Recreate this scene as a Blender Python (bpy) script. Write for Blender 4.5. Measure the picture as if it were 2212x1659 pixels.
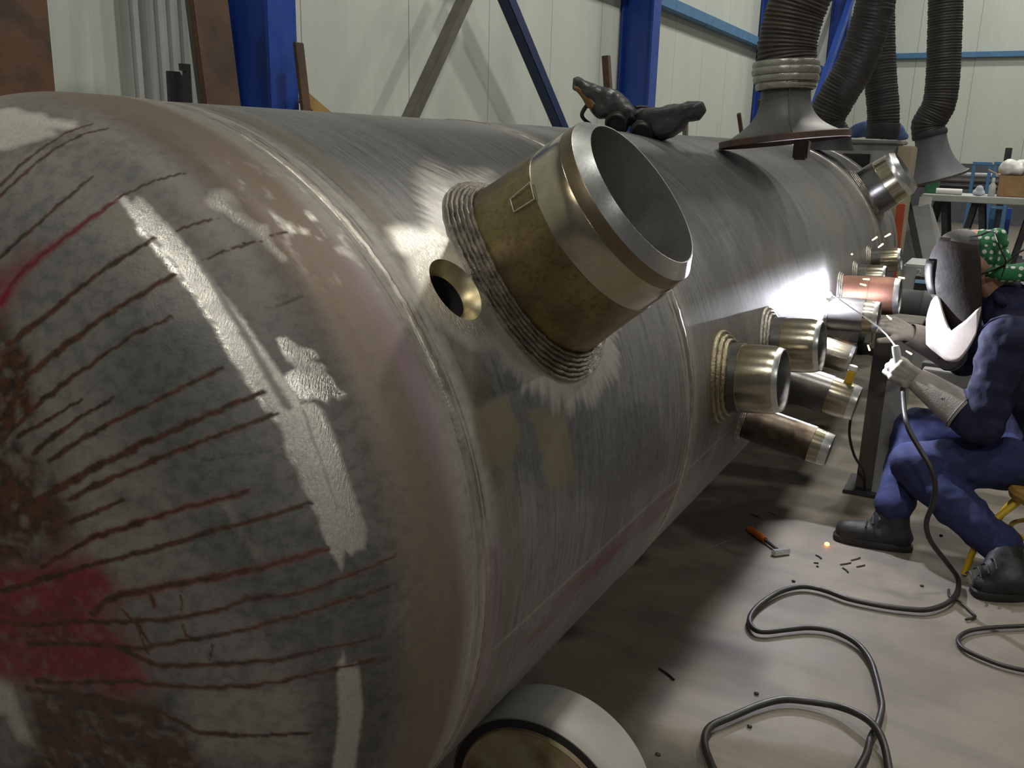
import bpy, math, random
import numpy as np
from mathutils import Vector, Matrix

random.seed(7); np.random.seed(7)
for o in list(bpy.data.objects): bpy.data.objects.remove(o)
S = bpy.context.scene
COL = S.collection
PI = math.pi

# ---------------------------------------------------------------- camera, world, light, exposure
FPX, CX, CY, HCAM = 1930.0, 1106.0, 829.5, 1.4
def _pc(x, y):
    v = np.array([(x-CX)/FPX, -(y-CY)/FPX, -1.0]); return v/np.linalg.norm(v)
_yc = _pc(2211, 340); _z = -_pc(912, 8000); _z = _z-_yc*_z.dot(_yc); _z /= np.linalg.norm(_z)
RW = np.array([np.cross(_yc, _z), _yc, _z])
CAM = np.array([0, 0, HCAM])
cam = bpy.data.objects.new('camera', bpy.data.cameras.new('camera')); COL.objects.link(cam)
cam.data.sensor_width = 36; cam.data.lens = FPX/2212*36; cam.data.clip_start = .02; cam.data.clip_end = 200
M4 = Matrix.Identity(4)
for i in range(3):
    for j in range(3): M4[i][j] = RW[i][j]
M4.translation = (0, 0, HCAM); cam.matrix_world = M4
S.camera = cam
S.view_settings.view_transform = 'Standard'; S.view_settings.look = 'None'
S.view_settings.gamma = 1; S.view_settings.use_curve_mapping = False
S.view_settings.exposure = 0.0
W = bpy.data.worlds.new('hall'); S.world = W; W.use_nodes = True
W.node_tree.nodes['Background'].inputs[0].default_value = (.75, .8, .8, 1)
W.node_tree.nodes['Background'].inputs[1].default_value = .05

def hall_lamp(x, y, z=7.3, p=150, size=.55, col=(1, .97, .88)):
    l = bpy.data.lights.new('hall_lamp', 'AREA'); l.shape = 'DISK'; l.size = size; l.energy = p; l.color = col
    o = bpy.data.objects.new('hall_lamp', l); COL.objects.link(o); o.location = (x, y, z)
for _x, _y, _p in ((-.3, -4.2, 175), (-.3, 0.4, 85), (-.3, 5.0, 185), (.3, 9.6, 210), (-.3, 14.2, 200), (-.3, 18.8, 160)): hall_lamp(_x, _y, p=_p)
for _y, _p in ((-4.2, 150), (5.0, 150), (14.2, 150)): hall_lamp(6.5, _y, p=_p)
ARC = Vector((-.562, 3.462, .888))
_l = bpy.data.lights.new('arc_light', 'POINT'); _l.energy = 150; _l.color = (.86, .88, 1); _l.shadow_soft_size = .012
_o = bpy.data.objects.new('arc_light', _l); COL.objects.link(_o); _o.location = ARC+Vector((.003, -.004, .003))

# ---------------------------------------------------------------- geometry helpers
def ray(x, y): return RW @ _pc(x, y)
def at(x, y, Y):                       # photograph direction carried out to the depth Y
    d = ray(x, y); return Vector(CAM+d*(Y/d[1]))
def on_floor(x, y, z=0.0):
    d = ray(x, y); return Vector(CAM+d*((z-HCAM)/d[2]))
XC, ZC, RR = -1.2192, .7974, .6531      # vessel axis and shell radius
RH, YT, DEP = RR*1.006, .85, .31        # dished head: rim radius, tangent line, depth
def on_shell(x, y, r=RR):
    d = ray(x, y); A = d[0]**2+d[2]**2; B = 2*(d[0]*-XC+d[2]*(HCAM-ZC)); c = XC**2+(HCAM-ZC)**2-r*r
    t = (-B-math.sqrt(max(B*B-4*A*c, 0)))/(2*A); p = CAM+t*d
    return p
def shell_uv(x, y):
    p = on_shell(x, y); return (p[1], RR*math.atan2(p[2]-ZC, p[0]-XC))
def head_pt(x, y):
    d = ray(x, y); s = np.array([1/RH, 1/DEP, 1/RH]); o = (CAM-np.array([XC, YT, ZC]))*s; e = d*s
    A = e@e; B = 2*o@e; c = o@o-1; q = B*B-4*A*c
    if q < 0: return on_shell(x, y, RH)
    p = CAM+d*((-B-math.sqrt(q))/(2*A))
    return on_shell(x, y, RH) if p[1] > YT else p
_rho = np.sin(np.linspace(0, PI/2, 600)); _yy = YT-DEP*np.sqrt(1-_rho**2)
_sl = np.concatenate([[0], np.cumsum(np.hypot(np.diff(_rho*RH), np.diff(_yy)))])
def head_uv(x, y):                     # flat coordinates of a point on the dished head: arc length from its centre, turned by its angle
    p = head_pt(x, y); th = math.atan2(p[2]-ZC, p[0]-XC); rr = math.hypot(p[2]-ZC, p[0]-XC)/RH
    s = _sl[-1]+(p[1]-YT) if p[1] >= YT-1e-4 else np.interp(rr, _rho, _sl)
    return (s*math.cos(th), s*math.sin(th))

def mesh_obj(name, V, F, mat=None, parent=None, smooth=True):
    me = bpy.data.meshes.new(name)
    me.from_pydata([tuple(v) for v in V], [], [tuple(f) for f in F]); me.validate(); me.update()
    if smooth: me.polygons.foreach_set('use_smooth', [True]*len(me.polygons))
    o = bpy.data.objects.new(name, me); COL.objects.link(o)
    if mat: me.materials.append(mat)
    if parent is not None: attach(o, parent)
    return o
def attach(o, parent):
    o.parent = parent
    o.matrix_parent_inverse = wmat(parent).inverted()
def wmat(o):
    m = o.matrix_basis.copy()
    if o.parent: m = wmat(o.parent) @ o.matrix_parent_inverse @ m
    return m
def tag(o, label, cat, group=None, kind=None):
    if label: o['label'] = label
    if cat: o['category'] = cat
    if group: o['group'] = group
    if kind: o['kind'] = kind
    return o
def thing(name, loc, label, cat, group=None):
    o = bpy.data.objects.new(name, None); COL.objects.link(o); o.location = loc; o.empty_display_size = .05
    return tag(o, label, cat, group)
def autosmooth(o, ang=35):
    me = o.data
    me.polygons.foreach_set('use_smooth', [True]*len(me.polygons))
    try: me.set_sharp_from_angle(angle=math.radians(ang))
    except Exception: pass
    return o
class G:                                # collects shapes for ONE mesh
    def __init__(s): s.V = []; s.F = []
    def add(s, V, F):
        n = len(s.V); s.V += [Vector(v) for v in V]; s.F += [tuple(i+n for i in f) for f in F]; return s
    def box(s, c, d, rot=None, bev=0):
        c = Vector(c); hx, hy, hz = d[0]/2, d[1]/2, d[2]/2
        b = min(bev, hx*.9, hy*.9, hz*.9)
        if b > 0:
            import bmesh
            bm = bmesh.new(); bmesh.ops.create_cube(bm, size=1)
            for v in bm.verts: v.co = Vector((v.co.x*d[0], v.co.y*d[1], v.co.z*d[2]))
            bmesh.ops.bevel(bm, geom=bm.edges[:], offset=b, segments=2, affect='EDGES')
            V = [v.co.copy() for v in bm.verts]; bm.verts.index_update(); F = [[v.index for v in f.verts] for f in bm.faces]; bm.free()
        else:
            V = [Vector((x*hx, y*hy, z*hz)) for x in (-1, 1) for y in (-1, 1) for z in (-1, 1)]
            F = [(0, 1, 3, 2), (4, 6, 7, 5), (0, 4, 5, 1), (2, 3, 7, 6), (0, 2, 6, 4), (1, 5, 7, 3)]
        if rot is not None: V = [rot @ v for v in V]
        return s.add([v+c for v in V], F)
    def beam(s, a, b, w, h, up=(0, 0, 1), bev=0):   # a box from a to b
        a, b = Vector(a), Vector(b); z = (b-a).normalized(); x = Vector(up).cross(z)
        if x.length < 1e-4: x = Vector((1, 0, 0)).cross(z)
        x.normalize(); y = z.cross(x); R = Matrix((x, y, z)).transposed()
        return s.box((a+b)/2, (w, h, (b-a).length), R, bev)
    def lathe(s, prof, n=48, o=(0, 0, 0), axis=(0, 0, 1), cap0=True, cap1=True, up=None):
        a = Vector(axis).normalized(); t = Vector(up) if up else (Vector((0, 0, 1)) if abs(a.z) < .9 else Vector((1, 0, 0)))
        x = (t-a*t.dot(a)).normalized(); y = a.cross(x); o = Vector(o); V = []; F = []
        for h, r in prof:
            for k in range(n):
                c = 2*PI*k/n; V.append(o+a*h+(x*math.cos(c)+y*math.sin(c))*r)
        m = len(prof)
        for i in range(m-1):
            for k in range(n): F.append((i*n+k, i*n+(k+1) % n, (i+1)*n+(k+1) % n, (i+1)*n+k))
        if cap0: F.append(tuple(range(n-1, -1, -1)))
        if cap1: F.append(tuple((m-1)*n+k for k in range(n)))
        return s.add(V, F)
    def tube(s, P, r, n=12, res=6, flat=None, smooth=True, cap=True):
        P = [Vector(p) for p in P]; R = list(r) if isinstance(r, (list, tuple)) else [r]*len(P)
        if smooth and len(P) > 2:
            Q = []; T = []
            for i in range(len(P)-1):
                p0 = P[max(i-1, 0)]; p1 = P[i]; p2 = P[i+1]; p3 = P[min(i+2, len(P)-1)]
                for k in range(res):
                    t = k/res
                    Q.append(.5*((2*p1)+(p2-p0)*t+(2*p0-5*p1+4*p2-p3)*t*t+(3*p1-p0-3*p2+p3)*t**3)); T.append(R[i]*(1-t)+R[i+1]*t)
            Q.append(P[-1]); T.append(R[-1]); P, R = Q, T
        V = []; F = []; up = None
        for i, p in enumerate(P):
            d = (P[min(i+1, len(P)-1)]-P[max(i-1, 0)]).normalized()
            if up is None:
                up = Vector(flat[2]) if flat and len(flat) > 2 else (Vector((0, 0, 1)) if abs(d.z) < .9 else Vector((1, 0, 0)))
            up = (up-d*up.dot(d)).normalized(); sd = d.cross(up)
            for k in range(n):
                c = 2*PI*k/n; a, b = (flat[0], flat[1]) if flat else (1, 1)
                V.append(p+(up*math.cos(c)*a+sd*math.sin(c)*b)*R[i])
        m = len(P)
        for i in range(m-1):
            for k in range(n): F.append((i*n+k, i*n+(k+1) % n, (i+1)*n+(k+1) % n, (i+1)*n+k))
        if cap: F.append(tuple(range(n-1, -1, -1))); F.append(tuple((m-1)*n+k for k in range(n)))
        return s.add(V, F)
    def capsule(s, p0, r0, p1, r1, n=16):
        p0, p1 = Vector(p0), Vector(p1); d = p1-p0; L = d.length
        if L < 1e-6: d = Vector((0, 0, 1)); L = 0
        else: d = d/L
        pr = []
        for k in range(6): a = PI/2*k/6; pr.append((-r0*math.cos(a), max(r0*math.sin(a), r0*.02)))
        for k in range(7): a = PI/2*k/6; pr.append((L+r1*math.sin(a), max(r1*math.cos(a), r1*.02)))
        return s.lathe(pr, n, p0, d)
    def ball(s, c, r, n=16, m=10, rot=None):
        r = (r, r, r) if not isinstance(r, (tuple, list)) else r; V = []; F = []
        for i in range(m+1):
            a = PI*i/m
            for k in range(n):
                b = 2*PI*k/n; ss = max(math.sin(a), 1e-3)
                v = Vector((r[0]*ss*math.cos(b), r[1]*ss*math.sin(b), r[2]*math.cos(a)))
                V.append((rot @ v if rot is not None else v)+Vector(c))
        for i in range(m):
            for k in range(n): F.append((i*n+k, (i+1)*n+k, (i+1)*n+(k+1) % n, i*n+(k+1) % n))
        F.append(tuple(range(n))); F.append(tuple(m*n+k for k in range(n-1, -1, -1)))
        return s.add(V, F)
    def obj(s, name, mat=None, parent=None, ang=35, smooth=True):
        o = mesh_obj(name, s.V, s.F, mat, parent, smooth)
        if smooth: autosmooth(o, ang)
        return o
    def blob(s, name, mat, parent, vox=.01, it=6, disp=0, dscale=.1):   # fuses the collected shapes into one continuous skin
        o = mesh_obj(name, s.V, s.F, None, None)
        m = o.modifiers.new('r', 'REMESH'); m.mode = 'VOXEL'; m.voxel_size = vox
        m = o.modifiers.new('s', 'SMOOTH'); m.factor = .5; m.iterations = it
        if disp:
            t = bpy.data.textures.new('folds', 'CLOUDS'); t.noise_scale = dscale; t.noise_depth = 2
            m = o.modifiers.new('d', 'DISPLACE'); m.texture = t; m.strength = disp; m.mid_level = .5; m.texture_coords = 'GLOBAL'
        dg = bpy.context.evaluated_depsgraph_get(); me = bpy.data.meshes.new_from_object(o.evaluated_get(dg))
        o.modifiers.clear(); old = o.data; o.data = me; bpy.data.meshes.remove(old); me.name = name
        me.polygons.foreach_set('use_smooth', [True]*len(me.polygons))
        me.materials.clear(); me.materials.append(mat)
        if parent is not None: attach(o, parent)
        return o

# ---------------------------------------------------------------- materials
class MT:
    def __init__(s, name):
        s.m = bpy.data.materials.new(name); s.m.use_nodes = True; s.nt = s.m.node_tree; s.b = s.nt.nodes['Principled BSDF']
    def n(s, t, **k):
        x = s.nt.nodes.new(t)
        for a, v in k.items(): setattr(x, a, v)
        return x
    def l(s, a, b): s.nt.links.new(a, b)
    def co(s, kind='Object', scale=(1, 1, 1), rot=(0, 0, 0)):
        t = s.n('ShaderNodeTexCoord'); m = s.n('ShaderNodeMapping'); m.inputs['Scale'].default_value = scale; m.inputs['Rotation'].default_value = rot
        s.l(t.outputs[kind], m.inputs[0]); return m.outputs[0]
    def attr(s, name):
        a = s.n('ShaderNodeAttribute'); a.attribute_name = name; return a
    def noise(s, co, scale, detail=4, rough=.55, dist=0):
        x = s.n('ShaderNodeTexNoise'); x.inputs['Scale'].default_value = scale; x.inputs['Detail'].default_value = detail
        x.inputs['Roughness'].default_value = rough; x.inputs['Distortion'].default_value = dist
        if co is not None: s.l(co, x.inputs['Vector'])
        return x.outputs['Fac']
    def ramp(s, f, stops):
        r = s.n('ShaderNodeValToRGB'); e = r.color_ramp.elements
        while len(e) < len(stops): e.new(.5)
        for i, (p, c) in enumerate(stops):
            e[i].position = p; e[i].color = (c, c, c, 1) if not isinstance(c, tuple) else (*c, 1)
        s.l(f, r.inputs[0]); return r.outputs[0]
    def mix(s, f, a, b, mode='MIX'):
        m = s.n('ShaderNodeMix', data_type='RGBA', blend_type=mode)
        for sock, v in ((m.inputs[0], f), (m.inputs[6], a), (m.inputs[7], b)):
            if isinstance(v, (int, float)): sock.default_value = v
            elif isinstance(v, tuple): sock.default_value = (*v, 1)
            else: s.l(v, sock)
        return m.outputs[2]
    def math(s, op, a, b=0.0, c=None):
        m = s.n('ShaderNodeMath', operation=op)
        for i, v in enumerate((a, b) if c is None else (a, b, c)):
            if isinstance(v, (int, float)): m.inputs[i].default_value = v
            else: s.l(v, m.inputs[i])
        return m.outputs[0]
    def bump(s, h, strength=.3, dist=.01):
        b = s.n('ShaderNodeBump'); b.inputs['Strength'].default_value = strength; b.inputs['Distance'].default_value = dist
        s.l(h, b.inputs['Height']); s.l(b.outputs[0], s.b.inputs['Normal'])
    def set(s, col=None, rough=None, metal=None, **k):
        for nm, v in (('Base Color', col), ('Roughness', rough), ('Metallic', metal)):
            if v is None: continue
            i = s.b.inputs[nm]
            if isinstance(v, tuple): i.default_value = (*v, 1)
            elif isinstance(v, (int, float)): i.default_value = v
            else: s.l(v, i)
        return s
def simple(name, c, c2=None, rough=.6, metal=0, scale=8, bump=.15, bdist=.004, spread=(.35, .65), coord='Object', stretch=(1, 1, 1)):
    t = MT(name); co = t.co(coord, stretch); c2 = c2 or tuple(v*.75 for v in c)
    f = t.noise(co, scale, 6)
    t.set(t.mix(t.ramp(f, [(spread[0], 0.0), (spread[1], 1.0)]), c, c2), None, metal)
    t.set(None, t.ramp(t.noise(co, scale*2.3, 3), [(.3, max(rough-.08, .02)), (.7, min(rough+.08, 1))]))
    if bump: t.bump(t.noise(co, scale*6, 4), bump, bdist)
    return t.m
def emit(name, c, st):
    t = MT(name); t.set((0, 0, 0), .5)
    t.b.inputs['Emission Color'].default_value = (*c, 1); t.b.inputs['Emission Strength'].default_value = st; return t.m

def m_floor():
    t = MT('concrete_floor'); co = t.co('Object')
    big = t.noise(co, .9, 6, .6, .4); fine = t.noise(co, 60, 5, .6); mid = t.noise(co, 6, 6, .65)
    c = t.mix(t.ramp(big, [(.3, 0.0), (.7, 1.0)]), (.185, .162, .130), (.215, .190, .155))
    c = t.mix(t.ramp(mid, [(.32, .6), (.60, 0.0)]), c, (.12, .106, .086))
    c = t.mix(t.ramp(fine, [(.36, .22), (.52, 0.0)]), c, (.14, .125, .104))
    sm = t.noise(t.co('Object', (1.2, 7, 1)), 1.6, 4)
    c = t.mix(t.ramp(sm, [(.50, 0.0), (.72, .5)]), c, (.10, .09, .074))
    t.set(c, t.ramp(mid, [(.3, .55), (.7, .75)]), 0); t.bump(fine, .12, .003); return t.m
def m_panel(axis):
    t = MT('white_cladding_panel_'+axis); g = t.n('ShaderNodeNewGeometry'); sep = t.n('ShaderNodeSeparateXYZ'); t.l(g.outputs['Position'], sep.inputs[0])
    u = sep.outputs['Y' if axis == 'left' else 'X']
    fr = t.math('FRACT', t.math('DIVIDE', t.math('ADD', u, 50.33), 1.13))
    seam = t.math('LESS_THAN', t.math('ABSOLUTE', t.math('SUBTRACT', fr, .5)), .004)
    rib = t.math('PINGPONG', t.math('MULTIPLY', u, 1.0), .05)
    rl = t.math('LESS_THAN', rib, .004)
    dirt = t.noise(t.co('Object', (1, 1, .25)), 1.3, 5)
    c = t.mix(t.ramp(dirt, [(.35, 0.0), (.7, 1.0)]), (.56, .60, .54), (.50, .54, .48))
    c = t.mix(t.math('MULTIPLY', rl, .16), c, (.35, .38, .35)); c = t.mix(t.math('MULTIPLY', seam, .8), c, (.16, .17, .16))
    t.set(c, .5, 0); t.bump(t.math('SUBTRACT', 1.0, t.math('ADD', rl, seam)), .25, .003); return t.m
M = {}
M['floor'] = m_floor(); M['panel'] = m_panel('left'); M['panelb'] = m_panel('back')
M['ceil'] = simple('grey_roof_sheet', (.30, .31, .31), rough=.7, scale=1)
M['plinth'] = simple('dark_plinth', (.10, .105, .12), (.07, .075, .085), rough=.8, scale=2)
M['blue'] = simple('blue_column_paint', (.016, .062, .34), (.013, .05, .28), rough=.42, scale=3, bump=.05)
M['blued'] = simple('dark_blue_paint', (.008, .028, .10), (.007, .022, .085), rough=.5, scale=3, bump=.05)
M['bluelt'] = simple('light_blue_paint', (.075, .20, .38), (.055, .16, .32), rough=.5)
M['cobalt'] = simple('cobalt_paint', (.03, .11, .50), (.03, .09, .42), rough=.5)
M['greyrust'] = simple('dull_grey_brown_steel', (.12, .115, .095), (.085, .075, .06), rough=.7, scale=5)
M['rust'] = simple('brown_rusty_steel', (.10, .050, .026), (.05, .032, .02), rough=.78, scale=4, bump=.4)
M['rust2'] = simple('mottled_rusty_steel', (.11, .052, .026), (.055, .036, .022), rough=.75, scale=7, bump=.4, spread=(.42, .58))
M['yellow'] = simple('yellow_paint', (.62, .42, .02), (.5, .3, .02), rough=.45)
M['ochre'] = simple('ochre_plate', (.38, .24, .05), (.25, .15, .04), rough=.6)
M['dark'] = simple('dark_grey_metal', (.035, .037, .042), (.02, .02, .024), rough=.6, scale=6)
M['black'] = simple('black_rubber', (.017, .016, .015), (.010, .010, .010), rough=.55, scale=10)
M['grey'] = simple('grey_painted_metal', (.33, .33, .33), (.26, .26, .27), rough=.55, scale=3)
M['greydk'] = simple('dull_dark_grey_paint', (.13, .13, .145), (.09, .09, .10), rough=.6, scale=3)
M['ltgrey'] = simple('pale_grey_paint', (.42, .43, .42), (.35, .36, .35), rough=.5, scale=3)
M['white'] = simple('white_plastic', (.72, .72, .70), (.6, .6, .58), rough=.5)
M['card'] = simple('brown_cardboard', (.34, .21, .10), (.26, .15, .07), rough=.85)
M['tan'] = simple('tan_panel', (.42, .36, .25), (.35, .3, .2), rough=.6)
M['green'] = simple('green_plastic', (.03, .16, .08), rough=.5)
M['orange'] = simple('orange_plastic', (.75, .16, .02), (.6, .12, .02), rough=.45)
M['redor'] = simple('orange_red_paint', (.5, .09, .04), rough=.5)

# ================================================================ SETTING
def struct(name, g, mat, ang=35):
    o = g.obj(name, mat, None, ang); o['kind'] = 'structure'; return o
X0, X1, Y0, Y1, ZT = -3.98, 13.0, -7.0, 21.8, 8.2
struct('floor', G().box(((X0+X1)/2, (Y0+Y1)/2, -.1), (X1-X0+.6, Y1-Y0+.6, .2)), M['floor'])
struct('ceiling', G().box(((X0+X1)/2, (Y0+Y1)/2, ZT+.1), (X1-X0+.6, Y1-Y0+.6, .2)), M['ceil'])
struct('wall_left', G().box((X0-.1, (Y0+Y1)/2, ZT/2), (.2, Y1-Y0+.6, ZT)), M['panel'])
struct('wall_back', G().box(((X0+X1)/2, Y1+.1, ZT/2), (X1-X0, .2, ZT)), M['panelb'])
struct('wall_right', G().box((X1+.1, (Y0+Y1)/2, ZT/2), (.2, Y1-Y0+.6, ZT)), M['greydk'])
struct('wall_near', G().box(((X0+X1)/2, Y0-.1, ZT/2), (X1-X0, .2, ZT)), M['greydk'])
struct('baseboard_back', G().box(((X0+X1)/2, Y1-.04, .62), (X1-X0, .08, 1.24)), M['plinth'])

# blue portal columns, girts and braces of the left wall
BAY = 5.67
def column(y, label):
    t = thing('steel_column', (-3.78, y, 0), label, 'column', 'blue columns along the left wall')
    G().box((-3.612, y, 4.05), (.024, .225, 8.1), None, .004).obj('front_flange', M['blue'], t)
    G().box((-3.95, y, 4.05), (.024, .225, 8.1), None, .004).obj('rear_flange', M['blue'], t)
    G().box((-3.78, y, 4.05), (.312, .014, 8.1)).obj('web', M['blue'], t)
    G().box((-3.78, y, .011), (.46, .32, .022), None, .004).obj('base_plate', M['blued'], t)
    return t
YC = 3.9
column(YC, 'wide blue steel column beside the leaning brown plate at the left')
column(YC+BAY, 'blue steel column behind the black leather goggle mask')
column(YC+2*BAY, 'blue steel column just left of the corrugated extraction hose')
column(YC+3*BAY, 'farthest blue steel column, behind the dark hoses near the corner')
def girt(name, a, b, label, s=.12):
    return tag(G().beam(a, b, s, s, bev=.008).obj(name, M['bluelt'] if 0 else M['blue']), label, 'rail', 'wall rails')
tag(G().box((-3.90, YC+1.5*BAY, 3.02), (.13, BAY-.24, .13), None, .006).obj('wall_rail', M['bluelt']), 'pale blue horizontal rail on the left wall between the second and third blue columns', 'rail')
tag(G().box((-3.90, YC+2.5*BAY, 3.02), (.13, BAY-.24, .13), None, .006).obj('wall_rail', M['blue']), 'blue horizontal rail on the left wall behind the corrugated hose', 'rail')
tag(G().box((-3.90, YC+.5*BAY, 3.02), (.13, BAY-.24, .13), None, .006).obj('wall_rail', M['blue']), 'blue horizontal rail above the two diagonal braces', 'rail')
tag(G().box(((X0+X1)/2+.1, Y1-.07, 3.42), (X1-X0-.3, .12, .11), None, .006).obj('wall_rail', M['bluelt']), 'thin blue horizontal rail across the far back wall', 'rail')
t = thing('diagonal_brace', (-3.68, 4.0, .1), 'dull grey brown diagonal brace leaning right towards its top', 'brace')
G().beam((-3.67, 4.18, .31), (-3.67, 6.10, 2.69), .085, .085, (1, 0, 0), .006).obj('bar', M['greyrust'], t)
G().box((-3.67, 4.20, .30), (.012, .14, .2)).obj('end_plate', M['greyrust'], t)
t = thing('diagonal_brace', (-3.68, 9.4, .1), 'dark blue diagonal brace leaning left towards its top', 'brace')
G().beam((-3.67, 9.20, .04), (-3.67, 6.24, 2.675), .10, .10, (1, 0, 0), .006).obj('bar', M['blued'], t)
G().box((-3.67, 9.3, .12), (.012, .2, .24)).obj('end_plate', M['blued'], t)
t = thing('gusset_post', (-3.75, 6.15, 2.5), 'blue gusset plate under the wall rail where the diagonal braces meet', 'bracket')
G().box((-3.72, 6.15, 2.93), (.014, .36, .34)).obj('gusset_plate', M['blue'], t)
G().box((-3.80, 6.15, 3.0), (.16, .10, .10)).obj('stub', M['blue'], t)
for a, b, lb in (((-3.53, YC+2*BAY+.2, 2.85), (-3.53, YC+2*BAY+3.4, 4.9), 'blue knee brace rising right from the third blue column behind the hose'),
                 ((-3.53, YC+3*BAY-3.6, 1.7), (-3.53, YC+3*BAY-.2, 4.7), 'blue brace rising towards the farthest blue column')):
    tag(G().beam(a, b, .2, .1, (1, 0, 0), .006).obj('knee_brace', M['blue']), lb, 'brace')
# ribbed cladding strip on the left and offcuts leaning on the wall
g = G()
a = at(272, 120, 1); 
def wallY(x, y=150): d = ray(x, y); return (X0+.02)*d[1]/d[0]
ya, yb = wallY(274), wallY(392)
g.box((X0+.03, (ya+yb)/2, 4), (.06, yb-ya, 8))
k = 0
while ya+.03+k*.075 < yb: g.box((X0+.07, ya+.03+k*.075, 4), (.022, .03, 8)); k += 1
struct('trim_1', g, M['ltgrey'])

# ================================================================ PRESSURE VESSEL
# marks traced as flat coordinates on the steel itself: dye and rust runs, ground strips, heat tint
def hp(L): return [head_uv(*p) for p in L]
def sp(L): return [shell_uv(*p) for p in L]
class Marks:
    def __init__(s, U): s.U = U; s.n = len(U)
    def line(s, P, w0, w1=None, soft=.35):      # 0..1 coverage of a run whose width goes from w0 to w1
        P = np.array(P); w1 = w0 if w1 is None else w1
        seg = np.hypot(*(P[1:]-P[:-1]).T); cum = np.concatenate([[0], np.cumsum(seg)]); T = cum[-1]
        out = np.zeros(s.n); lo = P.min(0)-.05; hi = P.max(0)+.05
        idx = np.where((s.U[:, 0] > lo[0]) & (s.U[:, 0] < hi[0]) & (s.U[:, 1] > lo[1]) & (s.U[:, 1] < hi[1]))[0]
        if not len(idx): return out
        Q = s.U[idx]; best = np.full(len(idx), 9.); bt = np.zeros(len(idx))
        for i in range(len(P)-1):
            a = P[i]; d = P[i+1]-a; L2 = d@d+1e-12
            t = np.clip(((Q-a)@d)/L2, 0, 1); e = Q-(a+t[:, None]*d); ds = np.hypot(e[:, 0], e[:, 1])
            m = ds < best; best[m] = ds[m]; bt[m] = (cum[i]+t[m]*seg[i])/T
        w = (w0+(w1-w0)*bt)/2
        out[idx] = np.clip((w*(1+soft)-best)/(w*2*soft+1e-6), 0, 1); return out
    def poly(s, P, soft=.004):
        P = np.array(P); lo = P.min(0)-soft*3; hi = P.max(0)+soft*3; out = np.zeros(s.n)
        idx = np.where((s.U[:, 0] > lo[0]) & (s.U[:, 0] < hi[0]) & (s.U[:, 1] > lo[1]) & (s.U[:, 1] < hi[1]))[0]
        if not len(idx): return out
        Q = s.U[idx]; ins = np.zeros(len(idx), bool); best = np.full(len(idx), 9.)
        for i in range(len(P)):
            a = P[i]; b = P[(i+1) % len(P)]; d = b-a
            c = ((a[1] > Q[:, 1]) != (b[1] > Q[:, 1])) & (Q[:, 0] < (b[0]-a[0])*(Q[:, 1]-a[1])/(b[1]-a[1]+1e-12)+a[0])
            ins ^= c
            t = np.clip(((Q-a)@d)/(d@d+1e-12), 0, 1); e = Q-(a+t[:, None]*d); best = np.minimum(best, np.hypot(e[:, 0], e[:, 1]))
        out[idx] = np.clip(.5+np.where(ins, best, -best)/(2*soft), 0, 1); return out
def vnoise(P, f, seed=0):                     # value noise on flat coordinates
    P = P*f+seed*17.3; I = np.floor(P).astype(int); F = P-I; F = F*F*(3-2*F)
    def h(i, j): 
        v = np.sin(i*127.1+j*311.7+seed*74.7)*43758.5453; return v-np.floor(v)
    a = h(I[:, 0], I[:, 1]); b = h(I[:, 0]+1, I[:, 1]); c = h(I[:, 0], I[:, 1]+1); d = h(I[:, 0]+1, I[:, 1]+1)
    return (a*(1-F[:, 0])+b*F[:, 0])*(1-F[:, 1])+(c*(1-F[:, 0])+d*F[:, 0])*F[:, 1]
def fbm(P, f, seed=0, o=4): return sum(vnoise(P, f*2**k, seed+k)*.5**(k+1) for k in range(o))/(1-.5**o)
def band(x, a, b, s): return np.clip((x-a)/s+.5, 0, 1)*np.clip((b-x)/s+.5, 0, 1)
def warp(U, amp=.006, f=40, seed=3):
    return U+amp*2*(np.stack([fbm(U, f, seed), fbm(U, f, seed+9)], 1)-.5)

def set_attr(me, name, A):
    at_ = me.color_attributes.new(name, 'FLOAT_COLOR', 'POINT')
    B = np.ones((len(A), 4), np.float32); B[:, :3] = A; at_.data.foreach_set('color', B.ravel())
def set_vec(me, name, U):
    at_ = me.attributes.new(name, 'FLOAT_VECTOR', 'POINT'); B = np.zeros((len(U), 3), np.float32); B[:, :2] = U; at_.data.foreach_set('vector', B.ravel())
def grid_faces(nu, nv, wrap):
    i, j = np.meshgrid(np.arange(nu-1), np.arange(nv if wrap else nv-1), indexing='ij'); j2 = (j+1) % nv
    return np.stack([i*nv+j, i*nv+j2, (i+1)*nv+j2, (i+1)*nv+j], -1).reshape(-1, 4)
def np_mesh(name, V, F, mat, parent):
    me = bpy.data.meshes.new(name); me.vertices.add(len(V)); me.vertices.foreach_set('co', np.asarray(V, np.float32).ravel())
    me.loops.add(F.size); me.loops.foreach_set('vertex_index', F.ravel().astype(np.int32))
    me.polygons.add(len(F)); me.polygons.foreach_set('loop_start', np.arange(0, F.size, F.shape[1], dtype=np.int32))
    me.polygons.foreach_set('use_smooth', np.ones(len(F), bool)); me.update(calc_edges=True); me.validate()
    o = bpy.data.objects.new(name, me); COL.objects.link(o); me.materials.append(mat); attach(o, parent); return o

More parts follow.
